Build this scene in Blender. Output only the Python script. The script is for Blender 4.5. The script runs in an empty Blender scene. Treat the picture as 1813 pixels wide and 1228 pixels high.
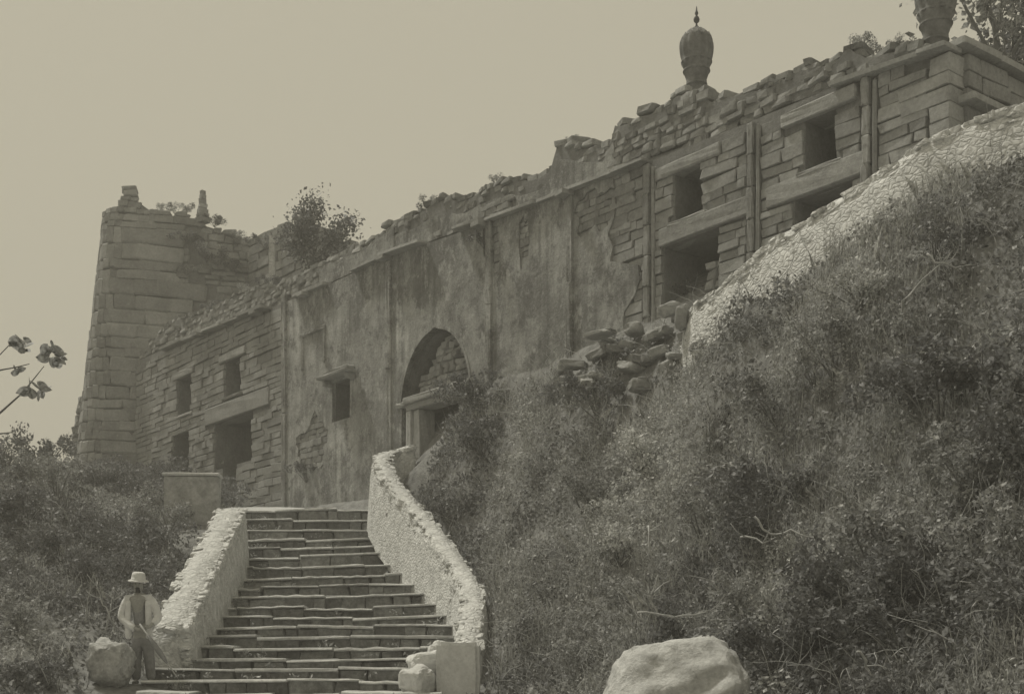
import bpy, bmesh, math, random
import numpy as np
from mathutils import Vector, Matrix, Euler, noise

random.seed(7)
RNG = np.random.default_rng(11)
SC = bpy.context.scene
COL = SC.collection
R = math.radians

# ------------------------------------------------------------------ camera
FPX, CX, HZ, W0, H0 = 2300.0, 906.5, 1200.0, 1813.0, 1228.0   # focal length in photo pixels, horizon row
cam_d = bpy.data.cameras.new('camera')
cam = bpy.data.objects.new('camera', cam_d)
COL.objects.link(cam)
cam.location = (0, 0, 0)
cam.rotation_euler = (R(90), 0, 0)
cam_d.sensor_width = 36.0
cam_d.lens = 36.0 * FPX / W0
cam_d.shift_y = (HZ - H0 / 2) / W0          # level view camera with a rising front: verticals stay vertical
cam_d.clip_end = 2000
SC.camera = cam

# ------------------------------------------------------------------ world, sun, exposure
SUN_AZ, SUN_EL = R(-55), R(60)              # azimuth from +Y towards +X: high on the left, grazing the fort's front
wd = bpy.data.worlds.new('World')
SC.world = wd
wd.use_nodes = True
nt = wd.node_tree
bg = nt.nodes['Background']
sky = nt.nodes.new('ShaderNodeTexSky')
sky.sky_type = 'NISHITA'
sky.sun_disc = False
sky.sun_elevation = SUN_EL
sky.sun_rotation = SUN_AZ
sky.dust_density = 4.0
sky.air_density = 1.0
bw = nt.nodes.new('ShaderNodeRGBToBW')
nt.links.new(sky.outputs[0], bw.inputs[0])
flat = nt.nodes.new('ShaderNodeMix'); flat.data_type = 'FLOAT'     # a thin even overcast over the clear sky
flat.inputs[0].default_value = 0.9
flat.inputs[3].default_value = 4.3
nt.links.new(bw.outputs[0], flat.inputs[2])
tint = nt.nodes.new('ShaderNodeVectorMath'); tint.operation = 'SCALE'
tint.inputs[0].default_value = (1.0, 0.93, 0.72)
nt.links.new(flat.outputs[0], tint.inputs[3])
nt.links.new(tint.outputs[0], bg.inputs[0])
bg.inputs[1].default_value = 0.105

sd = bpy.data.lights.new('sun', 'SUN')
sd.energy = 2.6
sd.angle = R(6)
sd.color = (1.0, 0.96, 0.84)
so = bpy.data.objects.new('sun', sd)
COL.objects.link(so)
sdir = Vector((math.sin(SUN_AZ) * math.cos(SUN_EL), math.cos(SUN_AZ) * math.cos(SUN_EL), math.sin(SUN_EL)))
so.rotation_euler = sdir.to_track_quat('Z', 'Y').to_euler()
so.location = (0, 0, 40)

SC.view_settings.view_transform = 'Standard'
SC.view_settings.look = 'None'
SC.view_settings.exposure = 0.16
SC.view_settings.gamma = 1.0
SC.view_settings.use_curve_mapping = False
SC.cycles.volume_bounces = 0
SC.cycles.max_bounces = 6

# ------------------------------------------------------------------ placing helpers
def P(px, py, Y):
    """world point at depth Y behind photo pixel (px, py)"""
    return Vector(((px - CX) * Y / FPX, Y, (HZ - py) * Y / FPX))

# the fort's front stands on a slanting vertical plane: n.P = FC
TX, TY = 0.6176, -0.7866          # along the front, towards the right (nearer)
NX, NY = 0.7866, 0.6176           # into the building
FC = 17.2
def UZ(px, py, w=0.0):
    """front-of-fort coordinates (along, up) of a pixel; w metres proud of the plane"""
    Y = (FC - w) / (NY + NX * (px - CX) / FPX)
    X = (px - CX) * Y / FPX
    return X * TX + Y * TY, (HZ - py) * Y / FPX
def U(px): return UZ(px, 0)[0]
def FW(u, y, z):
    return Vector((u * TX + (FC + y) * NX, u * TY + (FC + y) * NY, z))
def lerp_tab(tab, x):
    if x <= tab[0][0]: return tab[0][1]
    for (a, b), (c, d) in zip(tab, tab[1:]):
        if x <= c:
            return b + (d - b) * (x - a) / (c - a)
    return tab[-1][1]

# ------------------------------------------------------------------ object helpers
def tag(o, label=None, cat=None, group=None, kind=None):
    if label: o['label'] = label
    if cat: o['category'] = cat
    if group: o['group'] = group
    if kind: o['kind'] = kind
    return o
def link(name, me, mat=None, parent=None, loc=(0, 0, 0)):
    o = bpy.data.objects.new(name, me)
    COL.objects.link(o)
    o.location = loc
    if mat is not None and me is not None and len(me.materials) == 0:
        me.materials.append(mat)
    if parent is not None: o.parent = parent
    return o
def empty(name, loc=(0, 0, 0), rz=0.0):
    o = bpy.data.objects.new(name, None)
    COL.objects.link(o)
    o.location = loc
    o.rotation_euler = (0, 0, rz)
    o.empty_display_size = 0.2
    return o
def pydata(name, v, f, smooth=False):
    me = bpy.data.meshes.new(name)
    me.from_pydata([tuple(p) for p in v], [], f)
    me.update()
    if smooth: me.polygons.foreach_set('use_smooth', [True] * len(me.polygons))
    return me
def copy_tree(o, parent=None):
    c = o.copy()
    COL.objects.link(c)
    c.parent = parent
    for ch in o.children: copy_tree(ch, c)
    return c
def nz(p, s=1.0):
    return noise.noise(Vector(p) * s)

# ------------------------------------------------------------------ materials
def new_mat(name):
    m = bpy.data.materials.new(name)
    m.use_nodes = True
    t = m.node_tree
    b = t.nodes['Principled BSDF']
    b.inputs['Roughness'].default_value = 0.95
    b.inputs['Specular IOR Level'].default_value = 0.15
    return m, t, b
def N(t, kind, **kw):
    n = t.nodes.new(kind)
    for k, v in kw.items(): setattr(n, k, v)
    return n
def ramp(t, fac, stops):
    r = N(t, 'ShaderNodeValToRGB')
    e = r.color_ramp.elements
    while len(e) < len(stops): e.new(0.5)
    for i, (p, c) in enumerate(stops):
        e[i].position = p
        e[i].color = c if len(c) == 4 else (*c, 1)
    t.links.new(fac, r.inputs[0])
    return r.outputs[0]
def noise_tex(t, scale, detail=5.0, rough=0.6, vec=None, stretch=None):
    g = N(t, 'ShaderNodeNewGeometry')
    src = g.outputs['Position']
    if stretch:
        mp = N(t, 'ShaderNodeVectorMath', operation='MULTIPLY')
        mp.inputs[1].default_value = stretch
        t.links.new(src, mp.inputs[0])
        src = mp.outputs[0]
    n = N(t, 'ShaderNodeTexNoise')
    n.inputs['Scale'].default_value = scale
    n.inputs['Detail'].default_value = detail
    n.inputs['Roughness'].default_value = rough
    t.links.new(src, n.inputs['Vector'])
    return n.outputs['Fac']
def mixc(t, fac, a, b, mode='MIX'):
    m = N(t, 'ShaderNodeMix', data_type='RGBA', blend_type=mode)
    if hasattr(fac, 'is_linked'): t.links.new(fac, m.inputs[0])
    else: m.inputs[0].default_value = fac
    for k, v in ((6, a), (7, b)):
        if hasattr(v, 'is_linked'): t.links.new(v, m.inputs[k])
        else: m.inputs[k].default_value = (*v, 1)
    return m.outputs[2]
def bump(t, b, h, strength, dist):
    n = N(t, 'ShaderNodeBump')
    n.inputs['Strength'].default_value = strength
    n.inputs['Distance'].default_value = dist
    t.links.new(h, n.inputs['Height'])
    t.links.new(n.outputs[0], b.inputs['Normal'])
def grey(v, warm=1.0):
    return (v * (0.985 + 0.01 * warm), v, v * (1.06 - 0.07 * warm))

def stone_mat(name, lo, hi, spread=0.35, patch=1.6, lichen=None, bstr=0.6):
    m, t, b = new_mat(name)
    big = noise_tex(t, patch, 6, 0.65)
    c = ramp(t, big, [(0.3, grey(lo)), (0.7, grey(hi))])
    fine = noise_tex(t, 14, 6, 0.7)
    c = mixc(t, 0.55, c, ramp(t, fine, [(0.3, grey(0.32)), (0.7, grey(0.72))]), 'OVERLAY')
    if spread:
        oi = N(t, 'ShaderNodeObjectInfo')
        c = mixc(t, spread, c, ramp(t, oi.outputs['Random'], [(0.0, grey(0.12)), (1.0, grey(0.85))]), 'OVERLAY')
    if lichen:
        l = noise_tex(t, 3.3, 7, 0.7)
        c = mixc(t, ramp(t, l, [(0.58, (0, 0, 0)), (0.7, (1, 1, 1))]), c, grey(lichen, 1.3))
    t.links.new(c, b.inputs['Base Color'])
    bump(t, b, noise_tex(t, 22, 7, 0.7), bstr, 0.03)
    return m

M = {}
M['block'] = stone_mat('weathered block stone', 0.2, 0.35, 0.25, patch=.9, lichen=.16)
M['core'] = stone_mat('wall core mortar', 0.14, 0.24, 0.0)
M['rubble'] = stone_mat('rubble stone', 0.18, 0.34, 0.3, lichen=0.38)
M['lintel'] = stone_mat('dressed lintel stone', 0.24, 0.38, 0.2, bstr=0.6)
M['tower'] = stone_mat('tower stone', 0.19, 0.33, 0.3, patch=1.1, lichen=0.4)
M['step'] = stone_mat('tread stone with painted light', 0.36, 0.56, 0.3, lichen=0.3)  # pale tone paints in the light caught along the nosings
M['riser'] = stone_mat('riser stone with painted shade', 0.12, 0.27, 0.45, patch=3.5, lichen=.32, bstr=1.0)  # darker than the treads: shade on the risers put into the colour
M['finial'] = stone_mat('finial stone', 0.12, 0.24, 0.0, patch=4)
M['boulder'] = stone_mat('boulder granite', 0.36, 0.62, 0.0, patch=2.2, lichen=0.28, bstr=1.0)
M['soil'] = stone_mat('dry hillside soil', 0.13, 0.3, 0.0, patch=5.0, bstr=1.0)
M['wash'] = stone_mat('old whitewash over rubble', 0.42, 0.72, 0.25, patch=5.0, lichen=0.36, bstr=1.0)
M['washplain'] = stone_mat('old whitewash', 0.5, 0.68, 0.0, patch=1.5, lichen=0.42)
M['stump'] = stone_mat('dirty whitewash', 0.26, 0.5, 0.0, patch=3.5, lichen=0.2)
M['pier'] = stone_mat('stained pier plaster', 0.24, 0.5, 0.0, patch=4.0, lichen=.2, bstr=1.0)

def joints(m, scale, dark):
    t = m.node_tree
    b = t.nodes['Principled BSDF']
    src = b.inputs['Base Color'].links[0].from_socket
    g_ = N(t, 'ShaderNodeNewGeometry')
    w_ = N(t, 'ShaderNodeTexNoise'); w_.inputs['Scale'].default_value = 6
    t.links.new(g_.outputs['Position'], w_.inputs['Vector'])
    ad = N(t, 'ShaderNodeVectorMath', operation='MULTIPLY_ADD')
    ad.inputs[1].default_value = (.16, .16, .16)
    t.links.new(w_.outputs['Color'], ad.inputs[0]); t.links.new(g_.outputs['Position'], ad.inputs[2])
    sc_ = N(t, 'ShaderNodeVectorMath', operation='MULTIPLY'); sc_.inputs[1].default_value = (1, 1, 1.7)
    t.links.new(ad.outputs[0], sc_.inputs[0])
    v = N(t, 'ShaderNodeTexVoronoi', feature='DISTANCE_TO_EDGE')
    v.inputs['Scale'].default_value = scale
    t.links.new(sc_.outputs[0], v.inputs['Vector'])
    f0 = ramp(t, v.outputs['Distance'], [(0.0, (.62, .62, .62)), (0.05, (.3, .3, .3)), (0.12, (0, 0, 0))])
    f_ = mixc(t, 1.0, f0, ramp(t, noise_tex(t, 3.5, 5, .65), [(.38, (0, 0, 0)), (.6, (1, 1, 1))]), 'MULTIPLY')
    c = mixc(t, f_, src, grey(dark))
    t.links.new(c, b.inputs['Base Color'])
    bump(t, b, ramp(t, v.outputs['Distance'], [(0.0, (0, 0, 0)), (0.2, (1, 1, 1))]), .45, .035)
joints(M['wash'], 8.0, .24)
def plaster_mat():
    m, t, b = new_mat('stained lime plaster')
    big = noise_tex(t, 0.45, 8, 0.68)
    c = ramp(t, big, [(0.36, grey(0.18)), (0.5, grey(0.29)), (0.62, grey(0.42))])
    st = noise_tex(t, 1.0, 7, 0.7, stretch=(1.5, 1.5, 0.4))
    c = mixc(t, 0.5, c, ramp(t, st, [(0.36, grey(0.26)), (0.66, grey(0.72))]), 'OVERLAY')
    dr = noise_tex(t, 1.0, 4, 0.55, stretch=(5.5, 5.5, 0.16))
    c = mixc(t, ramp(t, noise_tex(t, .6, 3, .5), [(.45, (.0, .0, .0)), (.64, (.5, .5, .5))]), c, mixc(t, 1.0, c, ramp(t, dr, [(0.38, grey(0.22)), (0.62, grey(0.78))]), 'OVERLAY'))
    sp = noise_tex(t, 1.7, 9, 0.76)
    c = mixc(t, ramp(t, sp, [(0.5, (0, 0, 0)), (0.6, (0.85, 0.85, 0.85))]), c, grey(0.14))
    fl = noise_tex(t, 3.2, 9, 0.8, stretch=(1, 1, 0.7))
    c = mixc(t, ramp(t, fl, [(0.53, (0, 0, 0)), (0.62, (0.75, 0.75, 0.75))]), c, grey(0.47))
    gr = noise_tex(t, 18, 6, 0.75)
    c = mixc(t, 0.6, c, ramp(t, gr, [(0.3, grey(0.3)), (0.7, grey(0.7))]), 'OVERLAY')
    t.links.new(c, b.inputs['Base Color'])
    bump(t, b, noise_tex(t, 6, 9, 0.78), 1.0, 0.07)
    return m
M['plaster'] = plaster_mat()

def leaf_mat(name, lo, hi, warm=1.0):
    m, t, b = new_mat(name)
    n = noise_tex(t, 1.1, 4, 0.6)
    c = ramp(t, n, [(0.35, grey(lo, warm)), (0.65, grey(hi, warm))])
    n2 = noise_tex(t, 23.0, 2, 0.5)
    c = mixc(t, 0.8, c, ramp(t, n2, [(0.35, grey(0.2, warm)), (0.68, grey(0.88, warm))]), 'OVERLAY')
    t.links.new(c, b.inputs['Base Color'])
    b.inputs['Roughness'].default_value = 0.55
    b.inputs['Specular IOR Level'].default_value = 0.35
    tr = N(t, 'ShaderNodeBsdfTranslucent')
    t.links.new(c, tr.inputs[0])
    mx = N(t, 'ShaderNodeMixShader')
    mx.inputs[0].default_value = 0.35
    t.links.new(b.outputs[0], mx.inputs[1]); t.links.new(tr.outputs[0], mx.inputs[2])
    t.links.new(mx.outputs[0], t.nodes['Material Output'].inputs[0])
    return m
M['leaf'] = leaf_mat('dusty scrub leaves', 0.19, 0.37)
M['leafdark'] = leaf_mat('dark shrub leaves', 0.10, 0.21, 0.8)
M['leafpale'] = leaf_mat('pale dry leaves', 0.32, 0.5, 1.1)
M['bark'] = stone_mat('grey bark', 0.14, 0.24, 0.0)
M['twig'] = stone_mat('bleached twig', 0.3, 0.48, 0.0)
def plain(name, v, warm=1.0, var=0.2, scale=30, rough=0.85):
    m, t, b = new_mat(name)
    n = noise_tex(t, scale, 4, 0.6)
    t.links.new(ramp(t, n, [(0.3, grey(v * (1 - var), warm)), (0.7, grey(v * (1 + var), warm))]), b.inputs['Base Color'])
    b.inputs['Roughness'].default_value = rough
    bump(t, b, noise_tex(t, 9, 3, .5, stretch=(1.6, 1.6, .8)), .7, .05)
    return m
M['skin'] = plain('sunburnt skin', 0.3, 1.6, 0.1)
M['coat'] = plain('pale cotton coat', 0.64, 1.0, 0.12, 9)
M['vest'] = plain('dark waistcoat cloth', 0.23, 0.6, 0.15)
M['trouser'] = plain('grey trouser cloth', 0.2, 0.8, 0.2, 12)
M['hat'] = plain('pale hat felt', 0.62, 1.1, 0.06)
M['shoe'] = plain('worn shoe leather', 0.09, 1.0, 0.2)
M['hair'] = plain('dark hair', 0.04, 0.8, 0.2, 60)
M['iron'] = plain('dark iron', 0.1, 0.5, 0.2)

# ------------------------------------------------------------------ mesh builders
def rough_box(seed, bev=(.16, .16, .16), jit=0.10):
    """a chamfered box of half size 1 with uneven corners: 24 corners, 44 triangles"""
    rnd = random.Random(seed)
    v, idx = [], {}
    for sx in (-1, 1):
        for sy in (-1, 1):
            for sz in (-1, 1):
                j = Vector((rnd.uniform(-jit, jit), rnd.uniform(-jit, jit) * 0.6, rnd.uniform(-jit, jit)))
                for ax in range(3):
                    p = Vector([q * (1 - b_ * rnd.uniform(0.6, 1.3)) for q, b_ in zip((sx, sy, sz), bev)])
                    p[ax] = (sx, sy, sz)[ax]
                    idx[(sx, sy, sz, ax)] = len(v)
                    v.append(p + j)
    f = []
    for ax in range(3):
        a, b = [k for k in range(3) if k != ax]
        for s in (-1, 1):
            q = []
            for (i, j2) in ((-1, -1), (1, -1), (1, 1), (-1, 1)):
                k = [0, 0, 0]; k[ax] = s; k[a] = i; k[b] = j2
                q.append(idx[(*k, ax)])
            f.append(q)
    for ax in range(3):
        a, b = [k for k in range(3) if k != ax]
        for i in (-1, 1):
            for j2 in (-1, 1):
                k0 = [0, 0, 0]; k0[a] = i; k0[b] = j2; k1 = list(k0); k0[ax] = -1; k1[ax] = 1
                f.append([idx[(*k0, a)], idx[(*k1, a)], idx[(*k1, b)], idx[(*k0, b)]])
    for sx in (-1, 1):
        for sy in (-1, 1):
            for sz in (-1, 1):
                f.append([idx[(sx, sy, sz, k)] for k in range(3)])
    me = pydata('stone_block', v, f)
    bm = bmesh.new(); bm.from_mesh(me)
    bmesh.ops.recalc_face_normals(bm, faces=bm.faces)
    bm.to_mesh(me); bm.free()
    return me
def tread_mesh(k):
    rnd = random.Random(500 + k)
    prof_ = [(-.93, -1), (-1, -.25), (-.955, .72), (-.86, 1), (1, .95), (1, -1)]
    n, v, f = 6, [], []
    ph = rnd.uniform(0, 50)
    for i in range(n + 1):
        x = -1 + 2 * i / n
        for j, (y, z) in enumerate(prof_):
            if j < 4:
                y += .13 * noise.noise(Vector((x * 2.3 + ph, 1, 0))) + rnd.uniform(-.02, .02)
                z += .95 * noise.noise(Vector((x * 2.9 + ph, 7, 0))) * (1 if j > 0 else .3)
            v.append((x, y, z))
    m_ = len(prof_)
    for i in range(n):
        for j in range(m_):
            j2 = (j + 1) % m_
            f.append((i * m_ + j, i * m_ + j2, (i + 1) * m_ + j2, (i + 1) * m_ + j))
    f.append(tuple(range(m_))); f.append(tuple(n * m_ + j for j in range(m_)))
    me = pydata('tread', v, f)
    bm = bmesh.new(); bm.from_mesh(me)
    bmesh.ops.recalc_face_normals(bm, faces=bm.faces)
    bm.to_mesh(me); bm.free()
    return me
_variants = {}
def variant(matname, style, k):
    key = (matname, style, k)
    if key not in _variants:
        bev, jit = {'block': ((.05, .1, .12), .10), 'rubble': ((.22, .26, .26), .24), 'slab': ((.05, .10, .12), .06), 'tread': (0, 0), 'old': ((.1, .2, .22), .17)}[style]
        me = tread_mesh(k) if style == 'tread' else rough_box(len(style) * 131 + ord(style[0]) * 7 + k, bev, jit)
        me.materials.append(M[matname])
        _variants[key] = me
    return _variants[key]
def stone(name, mat, style, half, loc, rot=(0, 0, 0), parent=None, base=None):
    o = bpy.data.objects.new(name, variant(mat, style, random.randrange(8)))
    COL.objects.link(o)
    mloc = Matrix.LocRotScale(Vector(loc), Euler(rot), Vector(half))
    if base is not None: mloc = base @ mloc
    if parent is not None: o.parent = parent
    l, r, s = mloc.decompose()
    o.location, o.rotation_euler, o.scale = l, r.to_euler(), s
    return o
def joined_stones(name, mat, style, items, parent):
    """the smallest stones of a face, kept as one mesh"""
    vv, ff = [], []
    for half, loc, rot in items:
        me = variant(mat, style, random.randrange(8))
        mm = Matrix.LocRotScale(Vector(loc), Euler(rot), Vector(half))
        b = len(vv)
        vv += [mm @ v.co for v in me.vertices]
        ff += [[b + i for i in p.vertices] for p in me.polygons]
    o = link(name, pydata(name, vv, ff), M[mat], parent)
    o['kind'] = 'stuff'
    return o

def prism(name, pts, y0, y1):
    """a polygon in (u, z) extruded from depth y0 to y1"""
    bm = bmesh.new()
    a = [bm.verts.new((u, y0, z)) for u, z in pts]
    b = [bm.verts.new((u, y1, z)) for u, z in pts]
    bm.faces.new(a); bm.faces.new(b[::-1])
    n = len(pts)
    for i in range(n):
        bm.faces.new((a[i], b[i], b[(i + 1) % n], a[(i + 1) % n]))
    bmesh.ops.recalc_face_normals(bm, faces=bm.faces)
    me = bpy.data.meshes.new(name)
    bm.to_mesh(me); bm.free()
    return me
def cut(me, cutters):
    o = bpy.data.objects.new('tmp', me); COL.objects.link(o)
    cs = []
    for c in cutters:
        co = bpy.data.objects.new('cutter', c); COL.objects.link(co); cs.append(co)
        md = o.modifiers.new('b', 'BOOLEAN'); md.operation = 'DIFFERENCE'; md.solver = 'EXACT'; md.object = co
    bpy.context.view_layer.update()
    out = bpy.data.meshes.new_from_object(o.evaluated_get(bpy.context.evaluated_depsgraph_get()))
    for x in cs + [o]: bpy.data.objects.remove(x)
    return out
def tubes(name, lines, sides=5):
    """polylines of (point, radius)"""
    v, f = [], []
    for ln in lines:
        b0 = len(v)
        for i, (p, r) in enumerate(ln):
            p = Vector(p)
            d = (Vector(ln[min(i + 1, len(ln) - 1)][0]) - Vector(ln[max(i - 1, 0)][0]))
            if d.length < 1e-6: d = Vector((0, 0, 1))
            d.normalize()
            a = d.cross(Vector((0.3, 0.2, 1)) if abs(d.z) < 0.9 else Vector((1, 0, 0.1))).normalized()
            c = d.cross(a)
            for k in range(sides):
                t = 2 * math.pi * k / sides
                v.append(p + (a * math.cos(t) + c * math.sin(t)) * r)
        for i in range(len(ln) - 1):
            for k in range(sides):
                k2 = (k + 1) % sides
                f.append((b0 + i * sides + k, b0 + i * sides + k2, b0 + (i + 1) * sides + k2, b0 + (i + 1) * sides + k))
        f.append(tuple(b0 + k for k in range(sides))[::-1])
        f.append(tuple(b0 + (len(ln) - 1) * sides + k for k in range(sides)))
    return pydata(name, v, f, True)
def leaves_mesh(name, pts, size, aspect=0.55, up=0.35):
    """one bent diamond for every point"""
    n = len(pts)
    pts = np.asarray(pts, float)
    size = np.broadcast_to(np.asarray(size, float), (n,)) * np.clip(np.exp(RNG.normal(-.08, .38, n)), .4, 2.1)
    a = RNG.normal(size=(n, 3)); a /= np.linalg.norm(a, axis=1)[:, None]
    b = RNG.normal(size=(n, 3)); b[:, 2] += up
    b = np.cross(a, b); b /= np.linalg.norm(b, axis=1)[:, None] + 1e-9
    c = np.cross(a, b)
    v = np.empty((n, 4, 3))
    h = size[:, None] * 0.5
    v[:, 0] = pts - a * h
    v[:, 1] = pts + b * h * aspect + c * h * 0.12
    v[:, 2] = pts + a * h
    v[:, 3] = pts - b * h * aspect + c * h * 0.12
    me = bpy.data.meshes.new(name)
    me.vertices.add(n * 4)
    me.vertices.foreach_set('co', v.reshape(-1))
    me.loops.add(n * 4)
    me.loops.foreach_set('vertex_index', np.arange(n * 4, dtype=np.int32))
    me.polygons.add(n)
    me.polygons.foreach_set('loop_start', np.arange(0, n * 4, 4, dtype=np.int32))
    me.update(calc_edges=True)
    return me
def lathe(name, prof, seg=24, flute=0.0, nf=12):
    v, f = [], []
    for r, z in prof:
        for k in range(seg):
            t = 2 * math.pi * k / seg
            rr = r * (1 + flute * (abs(math.cos(t * nf / 2)) - .5) * max(0, min(1, (z - .4) * 6)))
            v.append((rr * math.cos(t), rr * math.sin(t), z))
    for i in range(len(prof) - 1):
        for k in range(seg):
            k2 = (k + 1) % seg
            f.append((i * seg + k, i * seg + k2, (i + 1) * seg + k2, (i + 1) * seg + k))
    f.append(tuple(range(seg))[::-1])
    f.append(tuple((len(prof) - 1) * seg + k for k in range(seg)))
    return pydata(name, v, f, True)

_rocks = {}
def rock(name, half, loc, rot, mat, k, sub=3):
    key = (mat, k, sub)
    if key not in _rocks:
        bm = bmesh.new(); bmesh.ops.create_icosphere(bm, subdivisions=sub, radius=1)
        off_ = Vector((k * 3.7, k * 1.3, 5))
        for v in bm.verts:
            c = v.co.copy()
            q = Vector([math.copysign(abs(x) ** .6, x) for x in c])
            v.co = q * .95 + c * (.28 * noise.noise(c * 1.3 + off_) + .12 * noise.noise(c * 3.1 + off_) + .05 * noise.noise(c * 8 + off_))
        me = bpy.data.meshes.new('rock'); bm.to_mesh(me); bm.free()
        me.materials.append(M[mat])
        _rocks[key] = me
    o = bpy.data.objects.new(name, _rocks[key])
    COL.objects.link(o)
    o.location, o.rotation_euler, o.scale = loc, rot, half
    return o

# ------------------------------------------------------------------ stairs and walls: their lines in plan
NSTEP = 17
ST = []                                        # (row in the photo, depth)
for i in range(-5, NSTEP + 1):
    py = 1200 - (19.5 * i - 0.11 * i * i) if i >= 0 else 1200 - 21 * i
    ST.append((py, 20.0 + 0.655 * i))
L_IN = [(905, 440), (960, 425), (1030, 395), (1090, 352), (1150, 318), (1200, 290), (1320, 250)]
R_IN = [(890, 655), (930, 700), (990, 770), (1050, 806), (1100, 795), (1150, 775), (1200, 745), (1320, 720)]
def step_y(Y):
    return lerp_tab([(d, (HZ - p) * d / FPX) for p, d in ST], Y)
# right parapet: centre line (px, row of the crest, depth)
RP = [(826, 1150, 20.6), (832, 1098, 21.5), (838, 1052, 22.6), (818, 1006, 23.9), (782, 952, 25.2), (740, 900, 26.6), (697, 850, 28.0), (676, 812, 29.2), (690, 797, 30.0), (730, 788, 30.3)]
LP = [(300, 1105, 21.2), (322, 1062, 22.2), (348, 1012, 23.5), (374, 962, 25.0), (396, 922, 26.5), (408, 897, 27.8)]
BW_ = [(1236, 552, 23.0), (1256, 535, 22.4), (1330, 474, 21.5), (1400, 416, 20.7), (1470, 372, 20.0), (1530, 333, 19.5), (1590, 292, 19.0), (1650, 253, 18.6), (1730, 218, 18.2), (1813, 190, 17.8), (1930, 165, 17.3), (2100, 140, 16.8)]

# ------------------------------------------------------------------ terrain
G = []
def g(px, py, Y, low=0.35):
    p = P(px, py, Y); G.append((p.x, p.y, p.z - low))
for a in [(870, 1140, 20.8), (868, 1040, 23), (835, 960, 25.4), (790, 890, 27.2), (720, 815, 29.6)]: g(*a)
for a in [(760, 785, 30.2), (830, 715, 28.6), (900, 690, 27.4), (1000, 650, 25.8), (1100, 602, 24.6), (1200, 575, 23.3), (1262, 565, 22.4)]: g(*a, 0.2)
for a in [(1330, 508, 21.1), (1450, 440, 19.85), (1530, 395, 19.05), (1650, 325, 18.2), (1813, 268, 17.35), (2000, 230, 16.7)]: g(*a, 0.16)
for a in [(1100, 800, 22.6), (1300, 800, 19.6), (1500, 800, 17.2), (1700, 800, 15.4), (1900, 750, 14.3)]: g(*a)
for a in [(1000, 1000, 21.2), (1200, 1000, 18.6), (1400, 1000, 16.4), (1600, 1000, 14.6), (1813, 1000, 13.0), (2000, 1000, 12)]: g(*a)
for a in [(950, 1228, 19.0), (1060, 1228, 17.4), (1200, 1228, 15.8), (1400, 1228, 14.0), (1600, 1228, 12.5), (1813, 1228, 11.2), (2050, 1228, 10)]: g(*a, 0.25)
for a in [(24, 1210, 18), (130, 1210, 19.3), (-150, 1210, 17)]: g(*a, 0.15)
for a in [(225, 1206, 20.2), (255, 1204, 20.4), (290, 1203, 20.4)]: g(*a, 0.02)
for a in [(24, 1020, 22), (150, 1020, 24.5), (24, 880, 29), (140, 850, 34), (200, 950, 28), (255, 1050, 23.6), (300, 965, 26.4), (350, 912, 28.6)]: g(*a, 0.5)
for a in [(250, 880, 33), (200, 810, 42), (90, 815, 40), (24, 850, 34), (-100, 880, 34), (300, 845, 40.5), (400, 892, 36.5)]: g(*a, 0.4)
for a in [(280, 900, 30.5), (395, 900, 30.5)]: g(*a, 0.3)
for p, d in ST[::3] + [ST[-1]]:
    for px in (lerp_tab(L_IN, p) + 10, (lerp_tab(L_IN, p) + lerp_tab(R_IN, p)) / 2, lerp_tab(R_IN, p) - 10): g(px, p, d, 0.42)
for a in [(500, 900, 34), (600, 898, 32.4), (690, 850, 31)]: g(*a, 0.15)
for a in [(1640, 21.5, 7.0), (1720, 20.2, 7.0), (1813, 19.6, 7.1), (1950, 19.0, 7.2), (1760, 24, 7.2), (1900, 26, 7.3), (1650, 30, 7.2), (1550, 20.6, 6.8), (1400, 21.9, 6.6)]: G.append(((a[0] - CX) * a[1] / FPX, a[1], a[2]))
for q in [(0, 0, -1.7), (-8, 4, -1.6), (8, 3, -1.5), (-4, 11, -1.3), (4, 11, -1.3), (-14, 12, -.8), (16, 8, 1.5), (25, 14, 7), (18, 24, 7.4), (10, 30, 7.3), (0, 36, 7.5), (-6, 46, 7), (-12, 58, 6.5), (-24, 44, 4.5), (-26, 30, 2), (-22, 18, 0), (20, 45, 8), (0, 70, 6), (40, 40, 7), (-45, 50, 0), (-45, 20, -3), (45, 5, 5), (0, -30, -5), (-40, -20, -6), (40, -30, -3), (80, 60, 0), (-80, 60, -8), (80, -60, -8), (-80, -60, -12), (0, 110, -4), (150, 150, -14), (-150, 150, -16), (150, -150, -16), (-150, -150, -18), (0, 170, -14), (0, -170, -16), (170, 0, -14), (-170, 0, -16)]:
    G.append(q)
G = np.array(G)
def _phi(r2): return np.where(r2 > 1e-12, 0.5 * r2 * np.log(np.maximum(r2, 1e-12)), 0.0)
_n = len(G)
_K = _phi(((G[:, None, :2] - G[None, :, :2]) ** 2).sum(-1)) + np.eye(_n) * 0.02
_Pm = np.c_[np.ones(_n), G[:, :2]]
_A = np.block([[_K, _Pm], [_Pm.T, np.zeros((3, 3))]])
_w = np.linalg.solve(_A, np.r_[G[:, 2], 0, 0, 0])
def ground_z(x, y):
    x, y = np.atleast_1d(np.asarray(x, float)), np.atleast_1d(np.asarray(y, float))
    out = np.empty(len(x))
    for i in range(0, len(x), 20000):
        xx, yy = x[i:i + 20000], y[i:i + 20000]
        k = _phi((xx[:, None] - G[None, :, 0]) ** 2 + (yy[:, None] - G[None, :, 1]) ** 2)
        out[i:i + 20000] = k @ _w[:_n] + _w[_n] + _w[_n + 1] * xx + _w[_n + 2] * yy
    out += 0.05 * np.sin(x * 2.1 + np.cos(y * 1.7) * 2) * np.cos(y * 1.9 + np.sin(x * 1.3) * 2)
    return out
def gz(x, y): return float(ground_z([x], [y])[0])

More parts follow.
